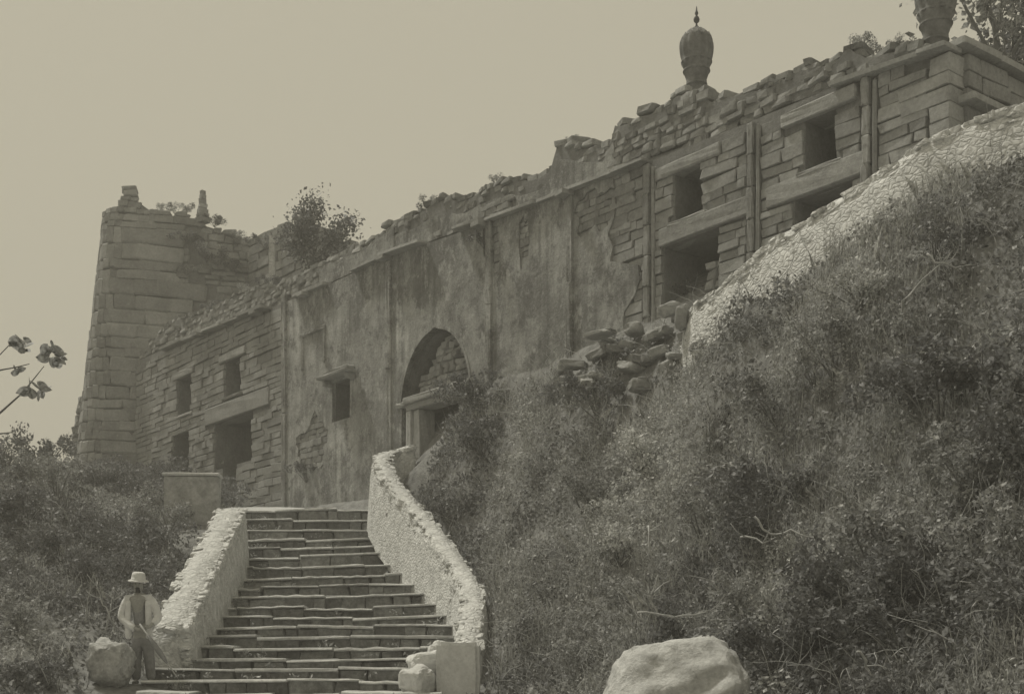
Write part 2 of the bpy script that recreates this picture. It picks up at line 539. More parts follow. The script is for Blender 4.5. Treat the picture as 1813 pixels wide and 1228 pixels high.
def axis(lo, hi, n, far, m):
    a = np.linspace(lo, hi, n)
    k = (np.linspace(0, 1, m + 1)[1:]) ** 2
    return np.r_[(lo - k * (far + lo))[::-1], a, hi + k * (far - hi)]
gx = axis(-24, 24, 161, 160, 14)
gy = axis(4, 58, 171, 160, 14)
XX, YY = np.meshgrid(gx, gy)
ZZ = ground_z(XX.ravel(), YY.ravel())
nx_, ny_ = len(gx), len(gy)
idx = np.arange(nx_ * ny_).reshape(ny_, nx_)
quads = np.stack([idx[:-1, :-1], idx[:-1, 1:], idx[1:, 1:], idx[1:, :-1]], -1).reshape(-1, 4)
gme = pydata('ground', np.c_[XX.ravel(), YY.ravel(), ZZ], quads.tolist(), True)
tag(link('ground', gme, M['soil']), kind='structure')

# ------------------------------------------------------------------ the fort
THETA = math.atan2(TY, TX)
fort = empty('fort_building', (FC * NX, FC * NY, 0), THETA)
tag(fort, 'long ruined stone fort front with plastered middle, pointed gate arch and broken parapet', 'fort')

# cornice line and ragged skyline, as rows in the photo
CORN = [(235, 640), (330, 600), (470, 546), (560, 512), (690, 452), (889, 383), (1088, 308), (1311, 219), (1516, 134), (1677, 84)]
SKYL = [(235, 625), (300, 560), (360, 545), (420, 512), (480, 500), (545, 468), (600, 440), (640, 425), (680, 392), (700, 378), (740, 366), (752, 350), (790, 342), (812, 346), (850, 322), (905, 308), (940, 305), (964, 288), (975, 248), (992, 240), (1020, 250), (1068, 246), (1078, 208), (1112, 205), (1128, 190), (1160, 184), (1180, 160), (1212, 146), (1250, 166), (1300, 152), (1338, 142), (1350, 122), (1392, 124), (1400, 108), (1462, 96), (1492, 68), (1520, 84), (1600, 70), (1677, 78)]
def line_z(tab):
    t2 = [UZ(px, py) for px, py in tab]
    return lambda u: lerp_tab(t2, u)
corn_z, sky_z = line_z(CORN), line_z(SKYL)
UL, UR = U(240), U(1677)
us = [U(px) for px, _ in CORN]
us[0], us[-1] = UL, UR
corepts = [(UL, 2.0), (UR, 2.0), (UR, corn_z(UR))] + [(u, corn_z(u)) for u in us[1:-1][::-1]] + [(UL, corn_z(UL))]

def rect(px0, px1, top0, bot0):
    """opening from its left and right columns and the rows of its top and foot at the left edge"""
    u0, zt = UZ(px0, top0)
    u1 = U(px1)
    return [u0, u1, UZ(px0, bot0)[1], zt]
O_W1 = rect(313, 337, 672, 737)
O_W2 = rect(397, 425, 641, 703)
O_D1 = rect(378, 445, 750, 832)
O_D0 = rect(304, 333, 772, 850)
O_P1 = rect(391, 416, 822, 905)
O_W3 = rect(591, 623, 678, 748)
O_W4 = rect(1192, 1240, 309, 393)
O_D2 = rect(1172, 1270, 437, 545)
O_W5 = rect(1422, 1477, 214, 304)
O_D3 = rect(1403, 1507, 354, 470)
RECTS = [O_W1, O_W2, O_D1, O_D0, O_P1, O_W3, O_W4, O_D2, O_W5, O_D3]
def rect_cut(o, y0=-0.5, y1=2.4):
    return prism('c', [(o[0], o[2]), (o[1], o[2]), (o[1], o[3]), (o[0], o[3])], y0, y1)
# pointed gate arch: springing, apex
aL, aS = UZ(714, 692)
aA, aT = UZ(772, 584)
aR = 2 * aA - aL
def arch_pts(grow=0.0, foot=None):
    z0 = aS - 3.2 if foot is None else foot
    pts = [(aL - grow, z0)]
    nn = 12
    left = []
    for i in range(nn + 1):
        t = i / nn
        # four-centred curve: quick shoulder, flat crown
        x = aL - grow + (aA - aL + grow) * (1 - math.cos(t * math.pi / 2)) ** 0.9
        z = aS - 0.35 + (aT + grow - aS + 0.35) * math.sin(t * math.pi / 2) ** 0.95
        if i == nn: z += 0.06
        left.append((x, z))
    pts += left + [(2 * aA - x, z) for x, z in left[:-1][::-1]]
    pts.append((aR + grow, z0))
    return pts
arch_cut = prism('c', arch_pts(), -0.5, 2.2)
cutters = [rect_cut(o, -0.5, random.uniform(1.8, 2.6)) for o in RECTS] + [arch_cut]
wall_me = cut(prism('wall', corepts, 0.06, 7.0), cutters)
link('wall', wall_me, M['core'], fort)

# plastered middle, its right edge flaked away from the masonry
pu0, pu1 = U(503), U(1100)
pl = [(pu0, 3.0)]
zz = 3.0
edge = []
for k in range(26):
    zz = 3.0 + k * 0.27
    edge.append((pu1 + 0.9 * noise.noise(Vector((zz * 0.8, 3.1, 0))) + 0.25 * noise.noise(Vector((zz * 4, 1, 0))) + (0.5 if zz < 8 else -0.3), zz))
edge = [e for e in edge if e[1] < corn_z(e[0]) - 0.12]
pl += edge + [(edge[-1][0] - 0.05, corn_z(edge[-1][0]) - 0.06)]
kk = 40
top = [(edge[-1][0] - 0.3 + (pu0 - edge[-1][0] + 0.3) * i / kk) for i in range(kk + 1)]
pl += [(u, corn_z(u) - 0.05) for u in top]
N1 = rect(541, 575, 598, 655)
def blob(px, py, rx, ry, seed):
    u, z = UZ(px, py)
    out = []
    for k in range(30):
        t = 2 * math.pi * k / 30
        r_ = 1 + .55 * noise.noise(Vector((math.cos(t) * 1.6 + seed * 3, math.sin(t) * 1.6, seed))) + .35 * noise.noise(Vector((math.cos(t) * 5, math.sin(t) * 5 + seed, 3)))
        out.append((u + rx * r_ * math.cos(t), z + ry * r_ * math.sin(t)))
    return out
BLOBS = [(872, 438, .32, .75, 1), (556, 790, .8, .7, 3), (1060, 372, .6, .45, 4), (930, 425, .2, .5, 6)]
plaster_me = cut(prism('plaster_facing', pl, -0.05, 0.12), [rect_cut(O_W3), prism('c', arch_pts(), -0.5, 1.0)] + [prism('c', blob(*b), -.3, .5) for b in BLOBS])
for px, py, rx, ry, sd_ in BLOBS:
    u, z = UZ(px, py)
    zz = z - ry * 1.3
    while zz < z + ry * 1.3:
        h = random.uniform(.1, .19)
        uu = u - rx * 1.4
        while uu < u + rx * 1.4:
            l = random.uniform(.16, .42)
            if not (O_W3[0] - .3 < uu + l / 2 < O_W3[1] + .3 and zz > O_W3[2] - .25): stone('exposed_stone', 'rubble', 'old', (l / 2, .08, h / 2), (uu + l / 2, .06 + random.uniform(-.01, .03), zz + h / 2), (random.uniform(-.05, .05), random.uniform(-.06, .06), random.uniform(-.05, .05)), fort)
            uu += l
        zz += h
link('plaster_facing', plaster_me, M['plaster'], fort)
def box_part(name, u0, u1, z0, z1, y0, y1, mat, parent=fort, wob=0.012, bev=0.02):
    bm = bmesh.new()
    bmesh.ops.create_cube(bm, size=1)
    for v in bm.verts:
        v.co = Vector((u0 + (v.co.x + .5) * (u1 - u0), y0 + (v.co.y + .5) * (y1 - y0), z0 + (v.co.z + .5) * (z1 - z0)))
    bmesh.ops.subdivide_edges(bm, edges=bm.edges, cuts=2, use_grid_fill=True)
    if bev: bmesh.ops.bevel(bm, geom=[e for e in bm.edges if e.calc_face_angle(0) > 0.5], offset=bev, segments=1, affect='EDGES')
    for v in bm.verts:
        v.co += Vector([random.uniform(-wob, wob) for _ in range(3)])
    me = bpy.data.meshes.new(name)
    bm.to_mesh(me); bm.free()
    return link(name, me, M[mat], parent)

# faint blind niche and the flaked patches of plaster
box_part('blind_niche_frame', N1[0] - 0.12, N1[0] - 0.02, N1[2], N1[3], -0.09, 0.0, 'plaster')
box_part('blind_niche_frame', N1[1] + 0.02, N1[1] + 0.12, N1[2], N1[3], -0.09, 0.0, 'plaster')
box_part('blind_niche_frame', N1[0] - 0.14, N1[1] + 0.14, N1[3] + 0.003, N1[3] + 0.12, -0.1, 0.0, 'plaster')

# pilasters
for px, wd_, top_, foot in ((506, 0.24, 520, 905), (692, 0.24, 462, 800), (870, 0.2, 392, 640), (1014, 0.18, 345, 600), (1146, 0.15, 290, 560), (1330, 0.15, 216, 500), (1534, 0.15, 136, 380)):
    u, zt = UZ(px, top_)
    zb = UZ(px, foot)[1] - 0.6
    n = 6 if px > 1100 else 2
    for k in range(n):
        a, b = zb + (zt - zb) * k / n, zb + (zt - zb) * (k + 1) / n - 0.012
        box_part('pilaster_shaft', u - wd_ / 2 + random.uniform(-.01, .01), u + wd_ / 2 + random.uniform(-.01, .01), a, b, (-0.08 if px > 1100 else -.12) + random.uniform(0, .035), 0.05, 'plaster' if 500 < px < 1100 else 'block')
    if px > 1100:
        box_part('pilaster_strip', u + wd_ / 2 + 0.06, u + wd_ / 2 + 0.12, zb, zt - 0.1, -0.05, 0.05, 'block')

# courses of stone
def free(u0, u1, holes):
    seg = [(u0, u1)]
    for a, b in holes:
        out = []
        for s, e in seg:
            if b <= s or a >= e: out.append((s, e)); continue
            if a - s > 0.08: out.append((s, a))
            if e - b > 0.08: out.append((b, e))
        seg = out
    return seg
def lay(u0f, u1f, z0f, z1f, zlo, zhi, hr, lr, holes):
    """stones (u, z, half length, half height) in uneven courses between the given limits"""
    out = []
    z = zlo
    while z < zhi:
        h = random.uniform(*hr)
        zm = z + h / 2
        hs = [(o[0] - 0.01, o[1] + 0.01) for o in holes if o[2] - h * .35 < zm < o[3] + h * .35]
        for s, e in free(u0f(zm), u1f(zm), hs):
            u = s
            while e - u > 0.05:
                l = random.uniform(*lr)
                if e - u - l < lr[0] * 0.6: l = e - u
                um = u + l / 2
                if z0f(um) < zm < z1f(um):
                    out.append((um, zm, l / 2, h / 2))
                u += l
        z += h
    return out
lintels = []
def lintel(px0, px1, top0, thick, name='lintel', y0=-0.06, y1=0.6, mat='lintel'):
    u0, zt = UZ(px0, top0)
    u1 = U(px1)
    lintels.append([u0, u1, zt - thick, zt])
    return box_part(name, u0, u1, zt - thick, zt, y0, y1, mat, wob=0.008)
def over(o, left, right, thick, name='lintel'):
    u0, u1 = o[0] - left, o[1] + right
    lintels.append([u0, u1, o[3] + 0.003, o[3] + thick])
    return box_part(name, u0, u1, o[3] + 0.003, o[3] + thick, -0.05, 0.6, 'lintel', wob=0.008)
over(O_D1, 0.55, 1.1, 0.50)
over(O_W1, 0.25, 0.25, 0.22); over(O_W2, 0.3, 0.35, 0.22)
over(O_D2, 0.05, 0.75, 0.33); over(O_W4, 0.3, 0.5, 0.22)
over(O_D3, 0.55, 0.3, 0.36); over(O_W5, 0.45, 0.45, 0.24)
for o in (O_W4, O_W5, O_W2, O_W1):
    lintels.append([o[0] - .12, o[1] + .15, o[2] - .1, o[2] - 0.003])
    box_part('sill', o[0] - .12, o[1] + .15, o[2] - .1, o[2] - 0.003, -0.05, 0.5, 'lintel')
holes = RECTS + lintels
pil_u = [(U(506), .13), (U(1146), .2), (U(1330), .2), (U(1534), .2)]
pil_holes = [[u - .11, u + w, 0, 20] for u, w in pil_u]
items = []
items += [(a, 'L') for a in lay(lambda z: UL, lambda z: U(503), lambda u: 3.2, lambda u: corn_z(u) - .12, 4.4, 12, (.13, .26), (.25, 1.0), holes + pil_holes)]
items += [(a, 'R') for a in lay(lambda z: lerp_tab([(e[1], e[0] - .05) for e in edge], z), lambda z: UR - .35, lambda u: 5.2, lambda u: corn_z(u) - .12, 5.2, 10.5, (.12, .26), (.18, .9), holes + pil_holes)]
def seen(it):
    (u, z, l, h), s = it
    return l * h * (1.7 if s == 'R' else 0.6) * (1 if z > 5.6 else 0.3)
items.sort(key=seen, reverse=True)
small = []
for k, ((u, z, l, h), s) in enumerate(items):
    half = (l - .004, .16, h - random.uniform(.003, .01))
    loc = (u, .16 + random.uniform(-.03, .025), z + random.uniform(-.012, .012))
    rot = (random.uniform(-.05, .05), random.uniform(-.035, .035), random.uniform(-.05, .05))
    if k < 300: stone('wall_stone', 'block', 'block', half, loc, rot, fort)
    else: small.append((half, loc, rot))
joined_stones('wall_stone_fill', 'block', 'block', small, fort)
# long quoins at the corner
z = 5.5
while z < corn_z(UR) - .3:
    h = random.uniform(.2, .3)
    l = random.choice((.35, .9, 1.4))
    stone('quoin', 'lintel', 'block', (l / 2, .3, h / 2 - .008), (UR - l / 2 + .05, .27, z + h / 2), (0, random.uniform(-.01, .01), 0), fort)
    z += h
# string course slabs along the front
u = UL + .2
while u < UR - .2:
    l = random.uniform(.7, 1.8)
    e = min(u + l, UR + .1)
    px_gone = random.random() < 0.24
    if not px_gone:
        z0, z1 = corn_z(u), corn_z(e)
        proud = random.choice((.1, .12, .14, .16, .26))
        o = stone('cornice_slab', 'lintel', 'slab', ((e - u) / 2 - .008, proud / 2 + .15, random.uniform(.03, .048)), ((u + e) / 2, -proud / 2 + .1, (z0 + z1) / 2 - .02), (0, -math.atan2(z1 - z0, e - u) + random.uniform(-.008, .008), 0), fort)
    u = e
# shadowed brackets below it
for px in (360, 462, 548, 690, 860, 1010):
    u, zc = UZ(px, lerp_tab(CORN, px))
    stone('bracket', 'lintel', 'slab', (.15, .16, .05), (u, -.16, zc - .1), (0, 0, random.uniform(-.1, .1)), fort)

# parapet above: a core with a broken top and rubble facing
usk = [U(px) for px, _ in SKYL]
top_line = []
for a, b in zip(usk, usk[1:]):
    for k in range(4):
        uu = a + (b - a) * k / 4
        if UL < uu < UR: top_line.append((uu, sky_z(uu) - .12 + .05 * nz((uu * 5, 2, 0))))
cpts = [(UL, corn_z(UL) + .02)] + [(uu, corn_z(uu) + .02) for uu in us[1:-1]] + [(UR, corn_z(UR) + .02), (UR, max(corn_z(UR) + .12, sky_z(UR) - .1))] + top_line[::-1] + [(UL, sky_z(UL))]
link('parapet', prism('parapet', cpts, .16, 1.0), M['core'], fort)
rub = lay(lambda z: UL, lambda z: UR, lambda u: corn_z(u) + .05, lambda u: sky_z(u) + .02, 8.6, 13.5, (.09, .17), (.14, .42), [])
rub = [r for r in rub if not (U(560) < r[0] < U(690) and r[1] < sky_z(r[0]) - .25) and not (U(690) < r[0] < U(1075) and r[1] < sky_z(r[0]) - .33 and random.random() < .8)]
rub.sort(key=lambda r: r[2] * r[3] * (.5 + (r[0] - UL) / 30), reverse=True)
small = []
for k, (u, z, l, h) in enumerate(rub):
    edge_ = z > sky_z(u) - .3
    half = (l * random.uniform(.9, 1.05), random.uniform(.14, .2) if not edge_ else random.uniform(.16, .3), h * random.uniform(.9, 1.15))
    loc = (u, .28 + random.uniform(-.035, .03) + (.12 if edge_ else 0), z)
    rot = (random.uniform(-.12, .12), random.uniform(-.14, .14), random.uniform(-.2, .2))
    if k < 300: stone('parapet_stone', 'rubble', 'rubble', half, loc, rot, fort)
    else: small.append((half, loc, rot))
joined_stones('parapet_stone_fill', 'rubble', 'rubble', small, fort)
# plastered stretches of parapet
a, b = U(560), U(692)
pp = [(a, corn_z(a) + .06), (b, corn_z(b) + .06), (b, sky_z(b) - .2)] + [(a + (b - a) * k / 8, sky_z(a + (b - a) * k / 8) - .24) for k in range(7, -1, -1)]
link('parapet_plaster', prism('parapet_plaster', pp, .08, .2), M['plaster'], fort)
a, b = U(692), U(1080)
pp = [(a, corn_z(a) + .06)] + [(a + (b - a) * k / 8, corn_z(a + (b - a) * k / 8) + .06) for k in range(1, 9)] + [(a + (b - a) * k / 24, sky_z(a + (b - a) * k / 24) - .42 + .1 * nz((k * 1.3, 5, 0))) for k in range(24, -1, -1)]
link('parapet_plaster', prism('parapet_plaster', pp, .1, .22), M['plaster'], fort)

# return wall round the corner at the right
ret = Matrix.Translation((UR, 0, 0)) @ Matrix.Rotation(R(90), 4, 'Z')      # local x runs back into the hill
zc = corn_z(UR)
for (u, z, l, h) in lay(lambda z: .35, lambda z: 7.0, lambda u: 5.4, lambda u: zc - .1, 5.4, 10, (.18, .28), (.35, .95), []):
    stone('return_stone', 'block', 'block', (l - .008, .16, h - .01), (u, .125 - .09 + random.uniform(-.04, .03), z), (random.uniform(-.03, .03), random.uniform(-.02, .02), random.uniform(-.04, .04)), fort, base=ret)
u = .1
while u < 6.8:
    l = random.uniform(.9, 1.6)
    stone('coping_slab', 'lintel', 'slab', (l / 2 - .01, .36, .06), (u + l / 2, .12, zc + .08), (random.uniform(-.02, .02), random.uniform(-.02, .02), random.uniform(-.03, .03)), fort, base=ret)
    u += l
for zz_, u0 in ((zc - .75, .2), (zc - 1.35, .3)):
    u = u0
    while u < 5.5:
        l = random.uniform(.8, 1.3)
        stone('string_slab', 'lintel', 'slab', (l / 2 - .01, .26, .055), (u + l / 2, -.06, zz_), (0, random.uniform(-.02, .02), 0), fort, base=ret)
        u += l

# small hooded window in the plaster
o = O_W3
box_part('window_hood', o[0] - .22, o[1] + .32, o[3] + .06, o[3] + .13, -.42, .05, 'lintel')
h2 = box_part('hood_slab', o[0] - .1, o[1] + .2, o[3] + .16, o[3] + .25, -.3, .05, 'lintel')
box_part('hood_bracket', o[1] + .1, o[1] + .22, o[3] - .1, o[3] + .057, -.28, .05, 'lintel')
box_part('hood_bracket', o[0] - .14, o[0] - .04, o[3] - .1, o[3] + .057, -.28, .05, 'lintel')
box_part('window_jamb', o[1] + .003, o[1] + .13, o[2], o[3] - .1, -.075, .1, 'plaster')
# gateway below the arch: beam, jamb, rubble filling
u0, zt = UZ(722, 706)
box_part('gate_lintel', u0, aR + .1, zt - .16, zt, -.16, .35, 'lintel')
box_part('gate_lintel', u0 + .06, aR + .05, zt - .32, zt - .163, -.10, .35, 'lintel')
box_part('gate_jamb', U(724), U(733), 3.4, zt - .323, -.1, .4, 'lintel')
box_part('gate_jamb', U(733) + .003, U(745), 3.4, zt - .325, -.04, .4, 'lintel')
box_part('gate_jamb', aR - .35, aR + .02, 3.4, zt - .323, -.08, .4, 'lintel')
box_part('impost', aL - .15, aL + .28, aS - .42, aS - .3, -.13, .5, 'lintel')
fz0 = zt
for (u, z, l, h) in lay(lambda z: aL + .3, lambda z: aR - .02, lambda u: zt + .02, lambda u: zt + .35 + (u - aL) * .62, zt, zt + 2.2, (.11, .17), (.16, .36), []):
    stone('filling_stone', 'rubble', 'rubble', (l, .25, h * 1.1), (u, .5 + random.uniform(-.08, .08), z), (random.uniform(-.1, .1), random.uniform(-.1, .1), random.uniform(-.15, .15)), fort)
# raised moulding round the arch
outer, inner = arch_pts(.07, aS - .35), arch_pts(.0, aS - .35)
for k in range(1, len(outer) - 2):
    q = [outer[k], outer[k + 1], inner[k + 1], inner[k]]
    link('arch_stone', prism('arch_stone', q, -.068, .2), M['plaster'], fort)
# broken walling left in the wide doorway
for (u, z, l, h) in lay(lambda z: U(1232), lambda z: O_D2[1] - .005, lambda u: 5, lambda u: UZ(1232, 462)[1] + (u - U(1232)) * .08, 5.6, 9, (.14, .22), (.2, .4), []):
    stone('infill_stone', 'rubble', 'rubble', (l * .97, .22, h), (u, .45 + random.uniform(-.05, .05), z), (0, random.uniform(-.06, .06), random.uniform(-.1, .1)), fort)
# ------------------------------------------------------------------ bastion tower at the far end
TC = P(322, 800, 48.0); TC.z = 0
tower = empty('bastion_tower', (TC.x, TC.y, 0))
tag(tower, 'tall battered round stone tower with jagged top at the far end of the fort', 'tower')
def trad(z): return lerp_tab([(2, 4.05), (9, 3.42), (17.4, 2.58)], z)
PHI = math.atan2(-TC.y, -TC.x) + math.pi / 2          # the front faces the stairs
def tplan(a, n=7.0):
    c, d = math.cos(a), math.sin(a)
    x, y = math.copysign(abs(c) ** (2 / n), c), math.copysign(abs(d) ** (2 / n), d)
    return (x * math.cos(PHI) - y * math.sin(PHI), x * math.sin(PHI) + y * math.cos(PHI))
TP = [tplan(2 * math.pi * k / 720) for k in range(721)]
TL = [0.0]
for p_, q_ in zip(TP, TP[1:]): TL.append(TL[-1] + math.hypot(q_[0] - p_[0], q_[1] - p_[1]))
def tper(sarc):
    """point and wall direction at an arc length of the unit plan"""
    import bisect
    k = min(max(bisect.bisect(TL, sarc % TL[-1]) - 1, 0), 719)
    p_, q_ = TP[k], TP[k + 1]
    return p_, math.atan2(q_[1] - p_[1], q_[0] - p_[0])
def ttop_at(x, y):
    px = CX + (TC.x + x) * FPX / (TC.y + y)
    row = lerp_tab([(180, 378), (214, 374), (219, 324), (232, 338), (250, 348), (270, 374), (285, 366), (310, 374), (345, 382), (362, 376), (385, 388), (405, 400), (430, 412), (470, 424)], px)
    return min((HZ - row) * 45.2 / FPX, 17.4)
tv_, tf_ = [], []
NA, NZ = 72, 18
for iz in range(NZ + 1):
    for ia in range(NA):
        (x, y), _d = tper(TL[-1] * ia / NA)
        lim = ttop_at(x * 2.5, y * 2.5) - .25
        z = 3 + (lim - 3) * iz / NZ
        r_ = trad(z) - .1
        tv_.append((x * r_, y * r_, z))
for iz in range(NZ):
    for ia in range(NA):
        ib = (ia + 1) % NA
        tf_.append((iz * NA + ia, iz * NA + ib, (iz + 1) * NA + ib, (iz + 1) * NA + ia))
tf_.append(tuple(NZ * NA + k for k in range(NA)))
link('tower_core', pydata('tower_core', tv_, tf_), M['core'], tower)
tz = 3.4
cdir = Vector((-TC.x, -TC.y)).normalized()
while tz < 18.6:
    h = random.uniform(.3, .6) if tz < 15.4 else random.uniform(.14, .26)
    zm = tz + h / 2
    r = trad(min(zm, 17.6))
    sa = random.uniform(0, .3)
    while sa < TL[-1]:
        (x, y), ang = tper(sa)
        px = CX + (TC.x + x * r) * FPX / (TC.y + y * r)
        crumbled = zm > 11.0 and px > 330 - (zm - 13) * 14 + 40 * nz((zm * 1.5, sa * 2, 1)) and px < 480
        rough = tz > 15.8 or crumbled
        l = random.uniform(.6, 1.7) if not rough else random.uniform(.2, .6)
        if abs((tper(sa + l / r)[1] - ang + math.pi) % (2 * math.pi) - math.pi) > .25:      # short stones round the corners
            l = random.uniform(.22, .3)
        (x, y), ang = tper(sa + l / 2 / r)
        nrm = Vector((math.sin(ang), -math.cos(ang)))
        if nrm.dot(cdir) > -.15 and zm < ttop_at(x * r, y * r):
            for sub in ((0,) if not rough or h < .26 else (-1, 1)):
                hh = h / 2 if sub == 0 else h / 4
                off_ = .15 - random.uniform(-.03, .02) + (.07 if crumbled else 0)
                stone('tower_stone', 'rubble' if rough else 'tower', 'rubble' if rough else 'old', (l / 2 + .004, .17 if not rough else .2, hh - random.uniform(-.004, .008)),
                      (x * r - nrm.x * off_, y * r - nrm.y * off_, zm + sub * h / 4 + random.uniform(-.03, .03)),
                      (-R(5.0), random.uniform(-.03, .03), ang + random.uniform(-.03, .03)), tower)
        sa += l / r
    tz += h
zz_ = 0
while zz_ < 1.0:
    p_ = P(359, 384, 45.6)
    h = random.uniform(.12, .2)
    w_ = .2 - zz_ * .13
    stone('spike_stone', 'rubble', 'old', (w_, w_, h / 2 + .01), (p_.x - TC.x, p_.y - TC.y, p_.z + zz_ - .12), (0, random.uniform(-.1, .1), random.uniform(0, 1)), tower)
    zz_ += h
# broken wall behind the roof, left of the middle
rw0, rw1 = P(440, 418, 45.5), P(640, 430, 40.5)
ruin = empty('ruined_wall', (rw0.x, rw0.y, 0), math.atan2(rw1.y - rw0.y, rw1.x - rw0.x))
tag(ruin, 'dark ruined wall stub on the roof between round tower and small tree', 'wall')
rl = (rw1 - rw0).length
link('core', prism('core', [(0, 9), (rl, 9), (rl, rw1.z - .3), (rl * .75, rw1.z + .3), (rl * .5, rw0.z - .4), (rl * .25, rw0.z - .2), (0, rw0.z - .1)], .15, .8), M['core'], ruin)
for (u, z, l, h) in lay(lambda z: 0, lambda z: rl, lambda u: 12.3, lambda u: lerp_tab([(0, rw0.z), (rl * .4, rw0.z - .3), (rl * .8, rw1.z + .3), (rl, rw1.z)], u), 12.3, 16.2, (.25, .4), (.4, .9), []):
    stone('wall_stone', 'tower', 'block', (l - .01, .2, h - .01), (u, .18 + random.uniform(-.04, .04), z), (0, random.uniform(-.03, .03), random.uniform(-.04, .04)), ruin)
for px, y0, y1 in ((482, 418, 452), (540, 420, 462)):
    p0 = P(px, y1, 41.5)
    hgt = (y1 - y0) * 41.5 / FPX
    post = link('stone_post', pydata('stone_post', *(lambda v: (v, [(0, 1, 2, 3), (4, 7, 6, 5), (0, 4, 5, 1), (1, 5, 6, 2), (2, 6, 7, 3), (3, 7, 4, 0)]))([(x, y, z) for z, s in ((0, 1), (hgt + 2.2, .8)) for x, y in ((-.11 * s, -.1 * s), (.11 * s, -.1 * s), (.1 * s, .1 * s), (-.1 * s, .1 * s))])), M['wash'], None, (p0.x, p0.y, p0.z - 2.2))
    tag(post, 'pale upright stone post ' + ('beside the small roof tree trunk' if px > 500 else 'between round tower and roof tree'), 'post')

# stump of masonry left of the tower
sp = P(142, 775, 47)
stump = empty('masonry_stump', (sp.x, sp.y, sp.z - .6))
tag(stump, 'thin broken stone stump beside the left foot of the round tower', 'ruin')
zz_ = 0
while zz_ < 1.95:
    h = random.uniform(.16, .26)
    w_ = .34 - zz_ * .09
    stone('stump_stone', 'tower', 'rubble', (w_, w_, h / 2 + .02), (zz_ * .06 + random.uniform(-.03, .03), 0, zz_ + h / 2), (random.uniform(-.1, .1), random.uniform(-.1, .1), random.uniform(0, 1)), stump)
    zz_ += h

# ------------------------------------------------------------------ roof finials
def finial(px, row, w, label):
    u, z = UZ(px, row)
    q = FW(u, .45, z)
    r0 = empty('roof_finial', q)
    tag(r0, label, 'finial', 'bulb finials on the parapet')
    return r0
fb = finial(1203, 152, 0, 'complete bulb shaped stone finial with spike rising from the parapet')
bulb = lathe('bulb', [(.17, -.12), (.17, .0), (.15, .08), (.18, .12), (.19, .2), (.185, .23), (.21, .3), (.238, .38), (.238, .41), (.225, .425), (.24, .47), (.28, .56), (.262, .58), (.285, .66), (.3, .76), (.305, .84), (.3, .92), (.275, 1.0), (.255, 1.04), (.235, 1.05), (.225, 1.06), (.19, 1.11), (.13, 1.165), (.06, 1.19)], 48, .11, 12)
link('bulb', bulb, M['finial'], fb)
petals = []
for k in range(12):
    a = 2 * math.pi * k / 12
    petals.append([((.275 * math.cos(a - .2), .275 * math.sin(a - .2), .99), .012), ((.24 * math.cos(a), .24 * math.sin(a), 1.07), .016), ((.275 * math.cos(a + .2), .275 * math.sin(a + .2), .99), .012)])
link('petal_rim', tubes('petal_rim', petals, 5), M['lintel'], fb)
for k, (rr_, zr_) in enumerate(((.238, .395), (.272, .565), (.185, .14))):
    link('ring_band', lathe('ring_band', [(rr_ - .02, zr_ - .025), (rr_ + .012, zr_ - .018), (rr_ + .018, zr_), (rr_ + .012, zr_ + .018), (rr_ - .02, zr_ + .025)], 36), M['finial'], fb)
spike = lathe('spike', [(.05, 1.17), (.045, 1.22), (.02, 1.25), (.016, 1.29), (.05, 1.32), (.058, 1.36), (.045, 1.4), (.015, 1.43), (.03, 1.46), (.034, 1.48), (.02, 1.51), (.008, 1.6)], 12)
link('spike', spike, M['iron'], fb)
link('foot_block', lathe('foot_block', [(.34, -.5), (.34, -.12), (.3, -.08), (.2, -.05)], 8), M['rubble'], fb)
f2 = copy_tree(fb)
u2, z2 = UZ(1630, 76)
f2.location = FW(u2, .4, z2)
f2.rotation_euler.z = .3
tag(f2, 'bulb shaped stone finial near the fort corner, cut off by the top of the picture', 'finial', 'bulb finials on the parapet')

